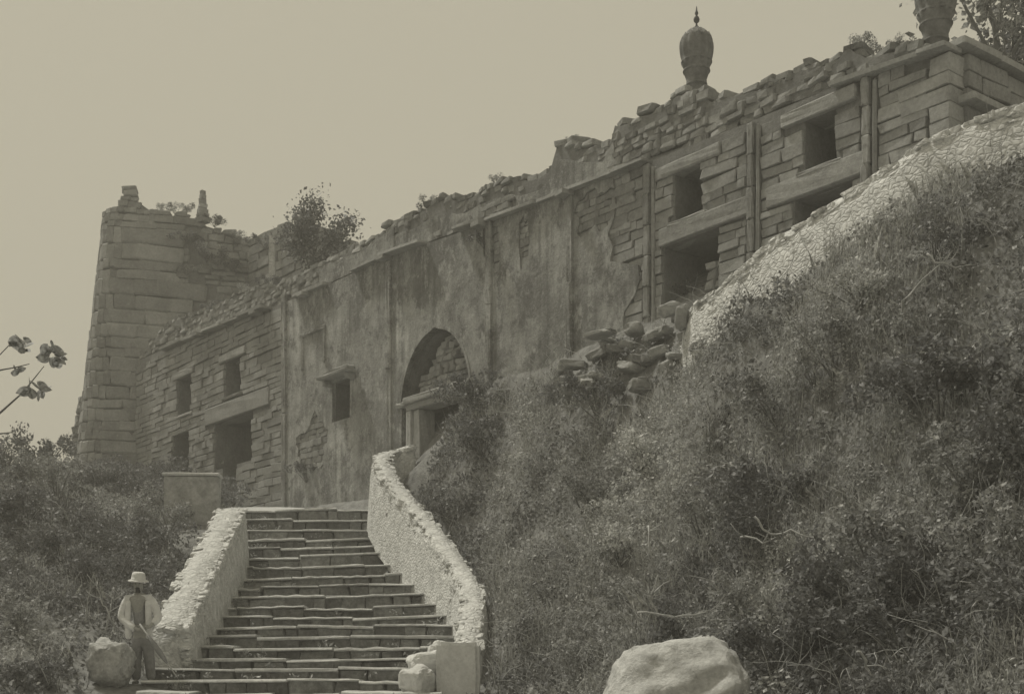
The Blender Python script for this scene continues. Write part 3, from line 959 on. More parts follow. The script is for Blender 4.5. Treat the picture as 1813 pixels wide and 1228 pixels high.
# ------------------------------------------------------------------ staircase
stairs = empty('staircase', P(540, 1200, 20))
tag(stairs, 'broad worn stone staircase climbing between two whitewashed parapets', 'staircase')
sl = stairs.location
bedv = []
for k, (py, d) in enumerate(ST):
    xl, xr = lerp_tab(L_IN, py), lerp_tab(R_IN, py)
    pL, pR = P(xl, py, d), P(xr, py, d)
    pL.x -= .35; pR.x += .35
    i = k - 5
    rise = ((HZ - ST[min(k + 1, len(ST) - 1)][0]) * ST[min(k + 1, len(ST) - 1)][1] - (HZ - py) * d) / FPX if k < len(ST) - 1 else .2
    bedv += [Vector((pL.x, d + .12, pL.z - .28)) - sl, Vector((pR.x, d + .12, pR.z - .28)) - sl]
    tilt = lerp_tab([(-5, 0), (3, .0), (7, .13), (12, .19), (17, .06)], i) + random.uniform(-.05, .05)
    yaw = lerp_tab([(-5, 0), (4, .0), (10, .10), (17, .05)], i)
    prev = 0.2 if k == 0 else ((HZ - py) * d - (HZ - ST[k - 1][0]) * ST[k - 1][1]) / FPX
    x = pL.x
    wtot = pR.x - pL.x
    sag = random.uniform(-.06, -.01)
    while x < pR.x - .05:
        l = random.uniform(.8, 2.3)
        if pR.x - x - l < .4: l = pR.x - x
        xm = x + l / 2
        s_ = (xm - (pL.x + pR.x) / 2) / wtot
        hh = max(.12, prev + .05)
        zt_ = pL.z + tilt * s_ + random.uniform(-.036, .036) + sag * math.cos(s_ * 3)
        yv = d + yaw * s_ + random.uniform(-.04, .04)
        rt = (random.uniform(-.03, .03), -math.atan2(tilt, wtot) + random.uniform(-.03, .03), math.atan2(yaw, wtot) + random.uniform(-.03, .03))
        th = random.uniform(.018, .03)
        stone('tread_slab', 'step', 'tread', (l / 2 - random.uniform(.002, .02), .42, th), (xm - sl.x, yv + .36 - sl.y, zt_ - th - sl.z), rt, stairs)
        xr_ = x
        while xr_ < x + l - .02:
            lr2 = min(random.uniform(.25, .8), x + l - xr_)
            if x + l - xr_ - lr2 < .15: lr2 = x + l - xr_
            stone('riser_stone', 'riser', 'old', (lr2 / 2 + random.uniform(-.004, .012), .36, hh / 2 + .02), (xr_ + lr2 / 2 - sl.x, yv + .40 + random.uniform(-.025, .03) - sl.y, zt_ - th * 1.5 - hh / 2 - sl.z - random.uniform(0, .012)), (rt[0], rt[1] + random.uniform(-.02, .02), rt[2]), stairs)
            xr_ += lr2
        x += l
nb = len(bedv) // 2
link('stair_bed', pydata('stair_bed', bedv, [(2 * i, 2 * i + 1, 2 * i + 3, 2 * i + 2) for i in range(nb - 1)]), M['core'], stairs)
# landing in front of the fort
lv = []
for (px, py, d) in ((430, 907, 31.5), (660, 907, 31.5), (690, 896, 32.2), (520, 897, 35.6), (400, 897, 37)):
    p_ = P(px, py, d); lv.append(p_ - sl)
link('landing', pydata('landing', lv, [tuple(range(5))]), M['step'], stairs)

# ------------------------------------------------------------------ whitewashed walls
def catmull(pts, n):
    out = []
    for i in range(len(pts) - 1):
        p0, p1, p2, p3 = pts[max(i - 1, 0)], pts[i], pts[i + 1], pts[min(i + 2, len(pts) - 1)]
        for k in range(n):
            t = k / n
            out.append(.5 * ((2 * p1) + (p2 - p0) * t + (2 * p0 - 5 * p1 + 4 * p2 - p3) * t * t + (3 * p1 - p0 - 3 * p2 + p3) * t ** 3))
    out.append(pts[-1])
    return out
def rubble_wall(name, line, width, height, label, per_m, ssize, side, mat='wash', cap=300):
    """wall swept along a crest line, with stones bedded in its crest and visible face; side = +1 left of travel"""
    pts = catmull([P(*q) for q in line], 5)
    root = empty(name, pts[0] - Vector((0, 0, height)))
    tag(root, label, 'wall')
    ro = root.location
    v, f, prof = [], [], []
    hw = width / 2
    shape = [(-hw - .12, -height - .8), (-hw - .05, -height * .55), (-hw, -.16), (-hw * .72, -.03), (0, 0.0), (hw * .72, -.03), (hw, -.16), (hw + .05, -height * .55), (hw + .12, -height - .8)]
    m_ = len(shape)
    frames = []
    for i, p in enumerate(pts):
        d = (pts[min(i + 1, len(pts) - 1)] - pts[max(i - 1, 0)])
        d.z = 0; d.normalize()
        s = Vector((-d.y, d.x, 0))                # left of travel
        frames.append((p, d, s))
        for a, b in shape:
            q = p + s * a + Vector((0, 0, b))
            q += Vector((nz(q, 3.1), nz(q + Vector((9, 0, 0)), 3.1), nz(q + Vector((0, 9, 0)), 2.3))) * .05
            v.append(q - ro)
    for i in range(len(pts) - 1):
        for k in range(m_ - 1):
            f.append((i * m_ + k, i * m_ + k + 1, (i + 1) * m_ + k + 1, (i + 1) * m_ + k))
    f.append(tuple(range(m_))[::-1]); f.append(tuple((len(pts) - 1) * m_ + k for k in range(m_)))
    link('wall_body', pydata('wall_body', v, f, True), M[mat], root)
    total = sum((pts[i + 1] - pts[i]).length for i in range(len(pts) - 1))
    cnt = int(total * per_m)
    recs = []
    for c in range(cnt):
        t = (c + random.random()) / cnt * (len(pts) - 1)
        i = min(int(t), len(pts) - 2); fr = t - i
        p = pts[i].lerp(pts[i + 1], fr); d, s = frames[i][1], frames[i][2]
        slope = math.atan2(pts[i + 1].z - pts[i].z, Vector((pts[i + 1].x - pts[i].x, pts[i + 1].y - pts[i].y)).length)
        where = random.random()
        sz = Vector((random.uniform(*ssize), random.uniform(*ssize) * .7, random.uniform(*ssize) * .45))
        if where < .3:
            q = p + s * random.uniform(-hw * .9, hw * .9) + Vector((0, 0, -.035 - sz.z * .95)); tilt = random.uniform(-.1, .1)
        else:
            sd_ = side if random.random() < .85 else -side
            dep = random.uniform(.08, height)
            q = p + s * sd_ * (hw - .015 - sz.y * .75 + .05 * dep / height) + Vector((0, 0, -dep)); tilt = 0
        recs.append((sz, q - ro, (random.uniform(-.15, .15) + tilt, -slope * random.uniform(.6, 1) + random.uniform(-.12, .12), math.atan2(d.y, d.x) + random.uniform(-.15, .15))))
    recs.sort(key=lambda r_: r_[0].x * r_[0].z, reverse=True)
    for sz, q, rt in recs[:cap]: stone('wall_stone', mat, 'rubble', sz, q, rt, root)
    if recs[cap:]: joined_stones('wall_stone_fill', mat, 'rubble', recs[cap:], root)
    return root
rubble_wall('parapet_wall', LP, .62, .85, 'short whitewashed rubble parapet on the left of the stairs, behind the man', 120, (.03, .15), -1)
rubble_wall('parapet_wall', RP, .42, .85, 'curving whitewashed rubble parapet on the right side of the stairs', 100, (.03, .15), 1)
rubble_wall('boundary_wall', BW_, .5, .62, 'long whitewashed rubble wall climbing the hill below the fort windows', 70, (.05, .15), -1)

# white block ending the right parapet, loose blocks beside it
bp = P(812, 1215, 19.9)
pil = empty('end_pillar', bp + Vector((0, 0, -.4)))
tag(pil, 'smooth whitewashed block ending the right parapet at the stair foot', 'pillar')
bm = bmesh.new(); bmesh.ops.create_cube(bm, size=1)
bmesh.ops.subdivide_edges(bm, edges=bm.edges, cuts=3, use_grid_fill=True)
for v in bm.verts:
    v.co = Vector((v.co.x * .66, v.co.y * .6, (v.co.z + .5) * 1.08))
    k = v.co.length
    v.co += Vector((nz(v.co, 2.2), nz(v.co + Vector((4, 0, 0)), 2.2), nz(v.co + Vector((0, 7, 0)), 2.2))) * .025
bmesh.ops.bevel(bm, geom=[e for e in bm.edges if e.calc_face_angle(0) > .7], offset=.06, segments=2, affect='EDGES')
me = bpy.data.meshes.new('pillar_body'); bm.to_mesh(me); bm.free()
link('pillar_body', me, M['washplain'], pil)
for k, (px, py, d, hf, lb) in enumerate(((756, 1180, 20.1, (.3, .24, .26), 'large pale tilted block lying on the lowest steps by the end pillar'), (738, 1206, 19.65, (.26, .22, .24), 'low pale block lying in front of the tilted block at stair foot'), (780, 1158, 20.4, (.2, .2, .2), 'small pale block wedged against the end pillar top'))):
    p_ = P(px, py, d)
    tag(rock('fallen_block', hf, p_, (.2, -.25 + .1 * k, .3 + .7 * k), 'washplain', k, 4), lb, 'stone', 'blocks at the stair foot')

# rounded white lump left of the man
lp = P(197, 1206, 20.0)
bm = bmesh.new(); bmesh.ops.create_icosphere(bm, subdivisions=4, radius=1)
for v in bm.verts:
    c = v.co.copy()
    e = .82
    c = Vector([math.copysign(abs(x) ** e, x) for x in c])
    v.co = Vector((c.x * .36, c.y * .36, c.z * .36 + .28)) + Vector((nz(c, 1.7), nz(c + Vector((5, 0, 0)), 1.7), nz(c + Vector((0, 5, 0)), 1.7))) * .1 + c * (.06 * nz(c, 5) + .02 * nz(c, 13))
me = bpy.data.meshes.new('stone_stump'); bm.to_mesh(me); bm.free()
me.polygons.foreach_set('use_smooth', [True] * len(me.polygons))
tag(link('stone_stump', me, M['stump'], None, lp), 'rounded whitewashed stone stump on the ground left of the man', 'stone')

# plastered pier beyond the left parapet
pa, pb = P(290, 836, 30.0), P(386, 834, 30.05)
pier = empty('plastered_pier', (pa.x, pa.y, 2.6), math.atan2(pb.y - pa.y, pb.x - pa.x))
tag(pier, 'square stained plaster pier with pale flat top at head of left parapet', 'pier')
wl = (pb - pa).length
box_part('pier_body', 0, wl, 0, pa.z - 2.6 - .07, 0, .45, 'pier', pier, .02)
box_part('pier_cap', -.04, wl + .03, pa.z - 2.6 - .067, pa.z - 2.6, -.05, .5, 'washplain', pier, .008)

# ------------------------------------------------------------------ boulder and fallen stones
bo = P(1188, 1250, 14.6)
bm = bmesh.new(); bmesh.ops.create_icosphere(bm, subdivisions=5, radius=1)
for v in bm.verts:
    c = v.co.copy()
    top_ = .62 + .2 * (c.x + .3) * .5
    k = Vector([math.copysign(abs(x) ** .72, x) for x in c])
    v.co = Vector((k.x * .8 + .12 * k.z, k.y * .8, k.z * (.78 + .10 * k.x) - .03))
    v.co += c * (.10 * nz(c + Vector((3, 1, 0)), 1.4) + .035 * nz(c, 4.5) + .01 * nz(c, 14))
    # long worn ledges running across the face
    for off_, amp in ((.30, .10), (-.02, .14), (-.30, .08)):
        ledge = v.co.z - (off_ + .42 * v.co.x + .08 * nz(c, 2.5))
        if c.y < .3: v.co.y += amp * max(0, min(1, ledge * 9)) * (1 - max(0, c.y / .3))
    v.co += c * (.03 * nz(c, 7) + .012 * nz(c, 20))
me = bpy.data.meshes.new('boulder'); bm.to_mesh(me); bm.free()
me.polygons.foreach_set('use_smooth', [True] * len(me.polygons))
tag(link('boulder', me, M['boulder'], None, bo), 'big pale rounded boulder among the scrub at the bottom of the picture', 'boulder')

ORDW = ['leftmost', 'second', 'third', 'fourth', 'fifth', 'sixth', 'seventh', 'eighth', 'ninth', 'tenth', 'eleventh', 'twelfth', 'thirteenth', 'fourteenth', 'fifteenth', 'sixteenth', 'seventeenth', 'eighteenth', 'nineteenth', 'twentieth']
ORDW += ['twenty-' + w for w in ('first', 'second', 'third', 'fourth', 'fifth', 'sixth', 'seventh', 'eighth', 'ninth')] + ['thirtieth'] + ['thirty-' + w for w in ('first', 'second', 'third', 'fourth')]
for k in range(34):
    px = 985 + 285 * (k + random.random() * .8) / 34
    py = lerp_tab([(985, 625), (1100, 588), (1180, 560), (1270, 548)], px) + random.uniform(-14, 34)
    Y = FC / (NY + NX * (px - CX) / FPX) - random.uniform(.5, 1.6)
    x, y = (px - CX) * Y / FPX, Y
    hf = (random.uniform(.12, .34), random.uniform(.1, .22), random.uniform(.06, .13))
    o = rock('fallen_stone', hf, (x, y, gz(x, y) + hf[2] * .7 + random.uniform(.02, .3)), (random.uniform(-.3, .3), random.uniform(-.3, .3), random.uniform(0, 3)), 'rubble', k % 6)
    tag(o, 'rough grey stone, %s from the left in the rubble heap at the wall foot' % ORDW[k], 'stone', 'fallen stones below the fort wall')
for px, py, hf, rt, lb in ((1186, 548, (.2, .12, .13), (.1, -.3, .2), 'pale square block propped on the rubble below the wide doorway'), (1207, 562, (.12, .1, .22), (.1, .1, -.4), 'upright pale stone leaning on the rubble beside the square block'), (1062, 592, (.34, .2, .055), (0, -.06, -.7), 'long flat pale slab lying at the foot of the plastered wall')):
    Y = FC / (NY + NX * (px - CX) / FPX) - 1.3
    p_ = P(px, py, Y)
    p_.z = max(p_.z, gz(p_.x, p_.y) + hf[2] * .6)
    tag(rock('fallen_slab', hf, p_, rt, 'lintel', int(px) % 5, 3), lb, 'stone')

# ------------------------------------------------------------------ vegetation
def in_front(x, y, m): return x * NX + y * NY < FC - m
def crest_tab(line): return [P(*q) for q in catmull([Vector(q) for q in line], 3)]
RPp, LPp, BWp = crest_tab(RP), crest_tab(LP), crest_tab(BW_)
bw_tab = sorted((p.x, p.y) for p in BWp)
rp_tab = sorted(((p.y, p.x) for p in RPp))
lp_tab = sorted(((p.y, p.x) for p in LPp))
def right_ok(x, y, m):
    if not in_front(x, y, .25): return False
    if y < 31 and x < lerp_tab([(a, b) for a, b in rp_tab], y) + .3 + m: return False
    if y < 20.4 and x < -0.4: return False
    if y > (29.1 if m < .4 else 27.3) and x < P(785, 0, y).x + m * .5: return False
    if FC - 1.25 < x * NX + y * NY and P(985, 0, y).x < x < P(1275, 0, y).x: return random.random() < .2
    if x > bw_tab[0][0] and y > lerp_tab(bw_tab, x) - .38 - m * .35: return False
    if (x - bo.x) ** 2 + (y - bo.y) ** 2 < (1.0 + m * .5) ** 2: return False
    if abs(x - bo.x + .15) < 1.1 and bo.y - 3 < y < bo.y: return False
    return True
def left_ok(x, y, m):
    if x * NX + y * NY > FC - .4: return False
    if (x - TC.x) ** 2 + (y - TC.y) ** 2 < 4.2 ** 2: return False
    lim = lerp_tab(lp_tab, y) - .35 - m
    if y > 28: lim = P(300, 0, y).x - m * .5 if y < 32 else P(400, 0, y).x
    if y < 20.9: lim = -6.2 - m * .5
    if (x - lp.x) ** 2 + (y - lp.y) ** 2 < (.45 + m) ** 2: return False
    if (x + 5.8) ** 2 + (y - 20.4) ** 2 < (.5 + m) ** 2: return False
    if y < 20.6 and x > P(135, 0, y).x - m * .6: return False
    return x < lim
def clumps(n, xr, yr, ok, rr, density):
    """centres and radii of leafy clumps on the slope"""
    xs, ys, rs = [], [], []
    while len(xs) < n:
        x, y = random.uniform(*xr), random.uniform(*yr)
        r = random.uniform(*rr)
        if density(x, y) < random.random(): continue
        if ok(x, y, r * .8): xs.append(x); ys.append(y); rs.append(r)
    return np.array(xs), np.array(ys), np.array(rs)
def clump_leaves(xs, ys, rs, per, flat_=.8):
    zs = ground_z(xs, ys)
    k = np.repeat(np.arange(len(xs)), np.maximum((per * (rs / .4) ** 2).astype(int), 12))
    d = RNG.normal(size=(len(k), 3)); d /= np.linalg.norm(d, axis=1)[:, None]
    d[:, 2] = np.abs(d[:, 2]) * flat_ - .15
    rad = rs[k] * RNG.uniform(.55, 1.12, len(k))
    return np.c_[xs[k] + d[:, 0] * rad, ys[k] + d[:, 1] * rad, zs[k] + d[:, 2] * rad]
def visible_x(x, y):   # within a generous margin of the view
    return abs(x) < y * .46 + 1.5
dens_r = lambda x, y: (.45 + .55 * max(0, nz((x * .5, y * .5, 4)) + .5)) if visible_x(x, y) else .15
xs, ys, rs = clumps(4600, (-3.6, 12.5), (9.5, 30.5), right_ok, (.14, .42), dens_r)
sel = RNG.random(len(xs))
allp = clump_leaves(xs, ys, rs, 85)
kind = nz
dark = np.array([nz((p[0] * .55, p[1] * .55, 8.3)) for p in allp]) + RNG.normal(0, .12, len(allp))
def scrub(name, pts, size, mat, label):
    o = link(name, leaves_mesh(name, pts, size), M[mat])
    return tag(o, label, 'scrub', kind='stuff')
scrub('hillside_scrub', allp[dark < -.08], .072, 'leafdark', 'dark small-leaved scrub covering the slope right of the stairs')
scrub('hillside_scrub', allp[(dark >= -.08) & (dark < .3)], .062, 'leaf', 'grey dusty scrub covering the slope right of the stairs')
scrub('hillside_scrub', allp[dark >= .3], .055, 'leafpale', 'pale dry undergrowth between shrubs right of the stairs')
dens_l = lambda x, y: 1 if visible_x(x, y) else .1
xs, ys, rs = clumps(2000, (-22, -3), (14.5, 46), left_ok, (.2, .55), dens_l)
lpts = clump_leaves(xs, ys, rs, 110)
ld = np.array([nz((p[0] * .5, p[1] * .4, 3.3)) for p in lpts]) + RNG.normal(0, .12, len(lpts))
scrub('hillside_scrub', lpts[ld < .12], .085, 'leafdark', 'dark scrub covering the slope left of the stairs')
scrub('hillside_scrub', lpts[ld >= .12], .075, 'leaf', 'greyer scrub covering the slope left of the stairs')

# fine bare stems standing in the scrub
def stems(name, n, xr, yr, ok, label):
    lines = []
    while len(lines) < n:
        x, y = random.uniform(*xr), random.uniform(*yr)
        if not ok(x, y, .1) or not visible_x(x, y): continue
        p = Vector((x, y, gz(x, y) + random.uniform(0, .35)))
        d = Vector((random.uniform(-1, 1), random.uniform(-1, .3), random.uniform(.2, 1.4))).normalized()
        ln, r = [], random.uniform(.004, .009)
        for k in range(6):
            ln.append((p.copy(), r * (1 - k * .13)))
            d = (d + Vector((random.uniform(-.35, .35), random.uniform(-.35, .35), random.uniform(-.35, .2)))).normalized()
            p = p + d * random.uniform(.07, .17)
        lines.append(ln)
    tag(link(name, tubes(name, lines, 3), M['twig']), label, 'stems', kind='stuff')
stems('bare_stems', 2000, (-3.4, 12), (11, 30), right_ok, 'fine bleached stems tangled in the scrub right of the stairs')
stems('bare_stems', 260, (-16, -4), (17, 42), left_ok, 'fine bleached stems tangled in the scrub left of the stairs')

def dry_grass(name, n, xr, yr, ok, label):
    pts = []
    while len(pts) < n:
        x, y = random.uniform(*xr), random.uniform(*yr)
        if not visible_x(x, y) or nz((x * .7, y * .7, 2.2)) < -.05 or not ok(x, y, .1): continue
        for _ in range(14): pts.append((x + random.gauss(0, .09), y + random.gauss(0, .09)))
    pts = np.array(pts[:n])
    z = ground_z(pts[:, 0], pts[:, 1])
    ln = RNG.uniform(.22, .6, n)
    lean = RNG.normal(0, .3, (n, 2))
    a = RNG.uniform(0, 6.28, n)
    w = np.c_[np.cos(a), np.sin(a), np.zeros(n)] * .007
    b = np.c_[pts, z]
    m_ = b + np.c_[lean * .35, np.ones(n)] * (ln * .55)[:, None]
    e = b + np.c_[lean, np.full(n, .9)] * ln[:, None]
    v = np.stack([b - w, b + w, m_ + w * .7, e, m_ - w * .7], 1).reshape(-1, 3)
    f = np.arange(n * 5).reshape(n, 5)
    tag(link(name, pydata(name, v, f.tolist()), M['leafpale']), label, 'grass', kind='stuff')
dry_grass('dry_grass', 16000, (-3.4, 12), (10, 30), right_ok, 'dry pale grass among the scrub right of the stairs')
dry_grass('dry_grass', 5000, (-16, -4), (16, 40), left_ok, 'dry pale grass among the scrub left of the stairs')

# weeds rooted in the joints of the steps
wp = []
for k, (py, d) in enumerate(ST[:-1]):
    x0, x1 = P(lerp_tab(L_IN, py), py, d).x, P(lerp_tab(R_IN, py), py, d).x
    for _ in range(7):
        x = random.choice((x0 + abs(random.gauss(0, .3)), x1 - abs(random.gauss(0, .3)), random.uniform(x0, x1)))
        z0_ = (HZ - py) * d / FPX
        for _2 in range(random.randrange(6, 22)):
            wp.append((x + random.gauss(0, .07), d + .5 + random.gauss(0, .04), z0_ + abs(random.gauss(0, .05)) + .01))
tag(link('step_weeds', leaves_mesh('step_weeds', wp, .07, .35), M['leaf']), 'small weeds growing in the joints of the stone steps', 'weeds', kind='stuff')

# single shrubs: foliage and stems
def make_shrub(k, mat, r=.55, n=1500, leaf=.075):
    rnd = np.random.default_rng(100 + k)
    lob = rnd.normal(size=(9, 3)) * np.array([.42, .42, .26]) * r * 1.5
    lob[:, 2] = np.abs(lob[:, 2]) + r * .55
    lr_ = rnd.uniform(.28, .5, 9) * r
    w = rnd.integers(0, 9, n)
    d = rnd.normal(size=(n, 3)); d /= np.linalg.norm(d, axis=1)[:, None]
    pts = lob[w] + d * (lr_[w] * rnd.uniform(.5, 1.12, n))[:, None]
    pts[:, 2] = np.maximum(pts[:, 2], .03)
    root = empty('shrub')
    fo = link('foliage', leaves_mesh('foliage', pts, leaf), M[mat], root)
    lines = []
    for q in lob:
        e = Vector(q); m_ = e * .5 + Vector((random.uniform(-.08, .08), random.uniform(-.08, .08), .05))
        lines.append([((0, 0, -.12), .016), (m_, .011), (e, .006), (e * 1.12 + Vector((0, 0, lr_.mean() * .8)), .003)])
    link('stems', tubes('stems', lines, 4), M['bark'], root)
    return root
protos = [make_shrub(0, 'leafdark'), make_shrub(1, 'leafdark', .6), make_shrub(2, 'leaf'), make_shrub(3, 'leaf', .5, 1200, .06), make_shrub(4, 'leafpale', .5, 1100, .06)]
used = set()
def place_shrub(k, x, y, s, label, group):
    o = protos[k] if k not in used else copy_tree(protos[k])
    used.add(k)
    o.location = (x, y, gz(x, y))
    o.rotation_euler = (0, 0, random.uniform(0, 6.28))
    o.scale = (s, s, s * random.uniform(.8, 1.1))
    return tag(o, label, 'shrub', group)
SHR, SHL = [], []
LBL = {0: 'dark leafy shrub', 1: 'dark leafy shrub', 2: 'grey green shrub', 3: 'grey green shrub', 4: 'pale dry shrub'}
cnt = 0
while cnt < 48:
    x, y = random.uniform(-3, 11.5), random.uniform(11.5, 29.5)
    if not right_ok(x, y, .55) or not right_ok(x, y + .9, .3) or abs(x) > y * .42: continue
    dk = nz((x * .55, y * .55, 8.3))
    k = random.choice((0, 1)) if dk < -.05 else (random.choice((2, 3)) if dk < .3 else 4)
    SHR.append((k, place_shrub(k, x, y, random.uniform(.6, 1.15), LBL[k], 'shrubs on the right slope')))
    cnt += 1
cnt = 0
while cnt < 30:
    x, y = random.uniform(-17, -4), random.uniform(17.5, 43)
    if not left_ok(x, y, .5) or abs(x) > y * .42 or (y < 21.5 and x > P(40, 0, y).x): continue
    k = random.choice((0, 0, 1, 1, 2, 3))
    SHL.append((k, place_shrub(k, x, y, random.uniform(.8, 1.6), LBL[k], 'shrubs on the left slope')))
    cnt += 1
ORD = ['nearest', 'second nearest', 'third nearest', 'fourth nearest', 'fifth nearest', 'sixth nearest', 'seventh nearest', 'eighth nearest', 'ninth nearest', 'tenth nearest'] + ['%dth nearest' % k for k in range(11, 60)]
def name_shrubs(lst, marks):
    by = {}
    for k, o in lst:
        q = (CX + o.location.x * FPX / o.location.y, HZ - o.location.z * FPX / o.location.y)
        d, mk = min((math.hypot(q[0] - a, q[1] - b), t) for a, b, t in marks)
        by.setdefault((LBL[k], mk), []).append((d, o))
    for (kind_, mk), rows in by.items():
        rows.sort(key=lambda r_: r_[0])
        for i, (d, o) in enumerate(rows):
            o['label'] = '%s, %s of its kind to %s' % (kind_, ORD[i], mk)
name_shrubs(SHR, [(1200, 1150, 'the pale boulder'), (812, 1170, 'the white end pillar'), (790, 740, 'the gateway'), (1080, 600, 'the rubble heap'), (1300, 520, 'the lower end of the white wall'), (1430, 945, 'the long bleached branch'), (1813, 500, 'the right edge below the white wall'), (1813, 1200, 'the lower right picture corner'), (830, 1000, 'the bend of the right parapet')])
name_shrubs(SHL, [(255, 1100, 'the man'), (330, 870, 'the stained pier'), (160, 770, 'the foot of the round tower'), (24, 820, 'the left edge below the young tree'), (24, 1200, 'the lower left picture corner')])
# shrubs that stand out
for k, px, py, Y, s, lb in ((0, 855, 660, 27.2, 1.1, 'leafy shrub hiding the right half of the gateway'), (1, 838, 745, 28.4, 1.0, 'dark shrub standing in the gateway below the rubble filling'), (0, 1062, 640, 24.0, 1.0, 'dark round shrub below the rubble heap at the wall foot'), (1, 1740, 400, 15.8, 1.5, 'large dark shrub below the white wall at the right edge'), (0, 1665, 440, 16.2, 1.2, 'dark shrub left of the large shrub below the white wall'), (2, 300, 880, 29.4, .9, 'shrub growing in front of the stained pier'), (4, 1325, 1215, 14.3, 1.1, 'dry pale shrub crowding the right end of the boulder'), (4, 1268, 1240, 13.6, .7, 'low dry tuft in front of the boulder'), (0, 40, 1200, 18.4, .7, 'dark shrub filling the lower left corner of the picture')):
    p_ = P(px, py, Y)
    place_shrub(k, p_.x, p_.y, s, lb, None)

# plants rooted in the masonry
def wall_plant(px, row, back, s, k, label):
    u, z = UZ(px, row)
    q = FW(u, back, z)
    o = copy_tree(protos[k])
    o.location = q; o.scale = (s, s, s); o.rotation_euler.z = random.uniform(0, 6)
    if 'group' in o: del o['group']
    tag(o, label, 'shrub')
for px, row, back, s, k, lb in ((742, 372, .4, .42, 2, 'small tuft growing from the parapet above the gateway'), (715, 392, .5, .4, 2, 'low tuft on the parapet just left of the tuft above the gateway'), (850, 326, .5, .4, 3, 'tuft on the broken parapet in the middle of the front'), (985, 250, .5, .3, 3, 'tuft on the tall broken parapet step'), (1490, 80, .5, .4, 2, 'tuft on the parapet near the fort corner'), (1560, 80, .5, .35, 3, 'tuft on the parapet beside the cut off finial'), (600, 450, .6, .5, 2, 'tuft on the sloping parapet right of the roof tree'), (455, 505, .5, .5, 0, 'tuft on the collapsed parapet below the ruined wall stub'), (350, 552, .4, .5, 0, 'tuft on the collapsed parapet in front of the round tower'), (410, 520, .4, .45, 3, 'pale tuft on the collapsed parapet in front of the tower right side'), (862, 440, -.02, .42, 0, 'dark creeper clump hanging on the plaster high in the middle'), (1185, 520, .5, .35, 0, 'small dark plant in the foot of the wide doorway'), (305, 822, .4, .5, 0, 'dark bush filling the low opening left of the tall doorway'), (548, 850, -.1, .6, 0, 'dark creeper on the wall foot beside the head of the stairs')):
    wall_plant(px, row, back, s, k, lb)
for px, row, s, k, lb in ((336, 425, .7, 0, 'dark creeper hanging below the middle of the tower top'), (372, 452, .8, 1, 'large dark creeper on the right face of the tower'), (330, 478, .5, 2, 'grey creeper low on the tower right of the big blocks'), (410, 470, .6, 0, 'dark creeper at the right foot of the tower above the parapet'), (470, 432, .7, 0, 'dark tuft on the ruined wall stub next to the tower'), (505, 432, .6, 2, 'grey tuft on the ruined wall stub left of the roof tree'), (285, 372, .55, 3, 'small tuft on the left of the tower top'), (312, 372, .6, 2, 'small tuft in the middle of the tower top'), (380, 392, .6, 0, 'dark tuft on the right of the tower top'), (420, 425, .7, 3, 'trailing tuft on the right shoulder of the tower')):
    o = copy_tree(protos[k]); p_ = P(px, row, {336: 45.0, 372: 45.0, 330: 44.7, 410: 45.2, 470: 44.4, 505: 43.4}.get(px, 45.7))
    o.location = p_ - Vector((0, 0, .15)); o.scale = (s, s, s * .8)
    if 'group' in o: del o['group']
    tag(o, lb, 'shrub')

# trees
def tree(name, base, trunk_h, spread, lvl, leaf, per, mat, label, seed, lean=(0, 0, 1), trunk_r=.07, puff=.3):
    rnd = random.Random(seed)
    lines, tips = [], []
    def grow(p, d, ln, r, depth):
        pts = [(p.copy(), r)]
        for k in range(4):
            d = (d + Vector((rnd.uniform(-.2, .2), rnd.uniform(-.2, .2), rnd.uniform(-.08, .15)))).normalized()
            p = p + d * ln / 4
            pts.append((p.copy(), r * (1 - .12 * (k + 1))))
            if depth < lvl and k >= 1:
                nd = (d + Vector((rnd.uniform(-1, 1), rnd.uniform(-1, 1), rnd.uniform(-.3, .6))) * spread).normalized()
                grow(p.copy(), nd, ln * rnd.uniform(.5, .75), r * .5, depth + 1)
        lines.append(pts)
        if depth >= 1: tips.append(p.copy())
        if depth >= lvl - 1 and depth > 0: tips.append(pts[2][0].copy())
    grow(Vector((0, 0, -.3)), Vector(lean).normalized(), trunk_h, trunk_r, 0)
    root = empty(name, base)
    tag(root, label, 'tree')
    link('trunk', tubes('trunk', lines, 6), M['bark'], root)
    t = np.array([list(q) for q in tips])
    k = np.repeat(np.arange(len(t)), per)
    d = RNG.normal(size=(len(k), 3)) * puff * .5
    link('crown', leaves_mesh('crown', t[k] + d, leaf, .6), M[mat], root)
    return root
tb = P(543, 468, 40.5)
tree('roof_tree', tb - Vector((0, 0, .9)), 1.7, .75, 2, .11, 150, 'leafdark', 'small bushy tree growing on the roof between tower and parapet', 5, (.02, 0, 1), .07, .4)
tr = P(1690, 130, 24.5)
tree('hill_tree', (tr.x, tr.y, gz(tr.x, tr.y)), 4.6, .6, 2, .15, 60, 'leaf', 'thin open tree behind the cut off finial at the top right', 8, (-.05, 0, 1), .07, .38)
tr = P(1768, 130, 23)
tree('hill_tree', (tr.x, tr.y, gz(tr.x, tr.y)), 3.6, .7, 2, .13, 110, 'leafdark', 'dense dark tree behind the fort corner at the right edge', 14, (0, 0, 1), .08, .5)
tr = P(1850, 120, 22)
tree('hill_tree', (tr.x, tr.y, gz(tr.x, tr.y)), 4.6, .7, 2, .13, 60, 'leaf', 'thin tree partly beyond the right edge of the picture', 21, (-.12, 0, 1), .07, .4)

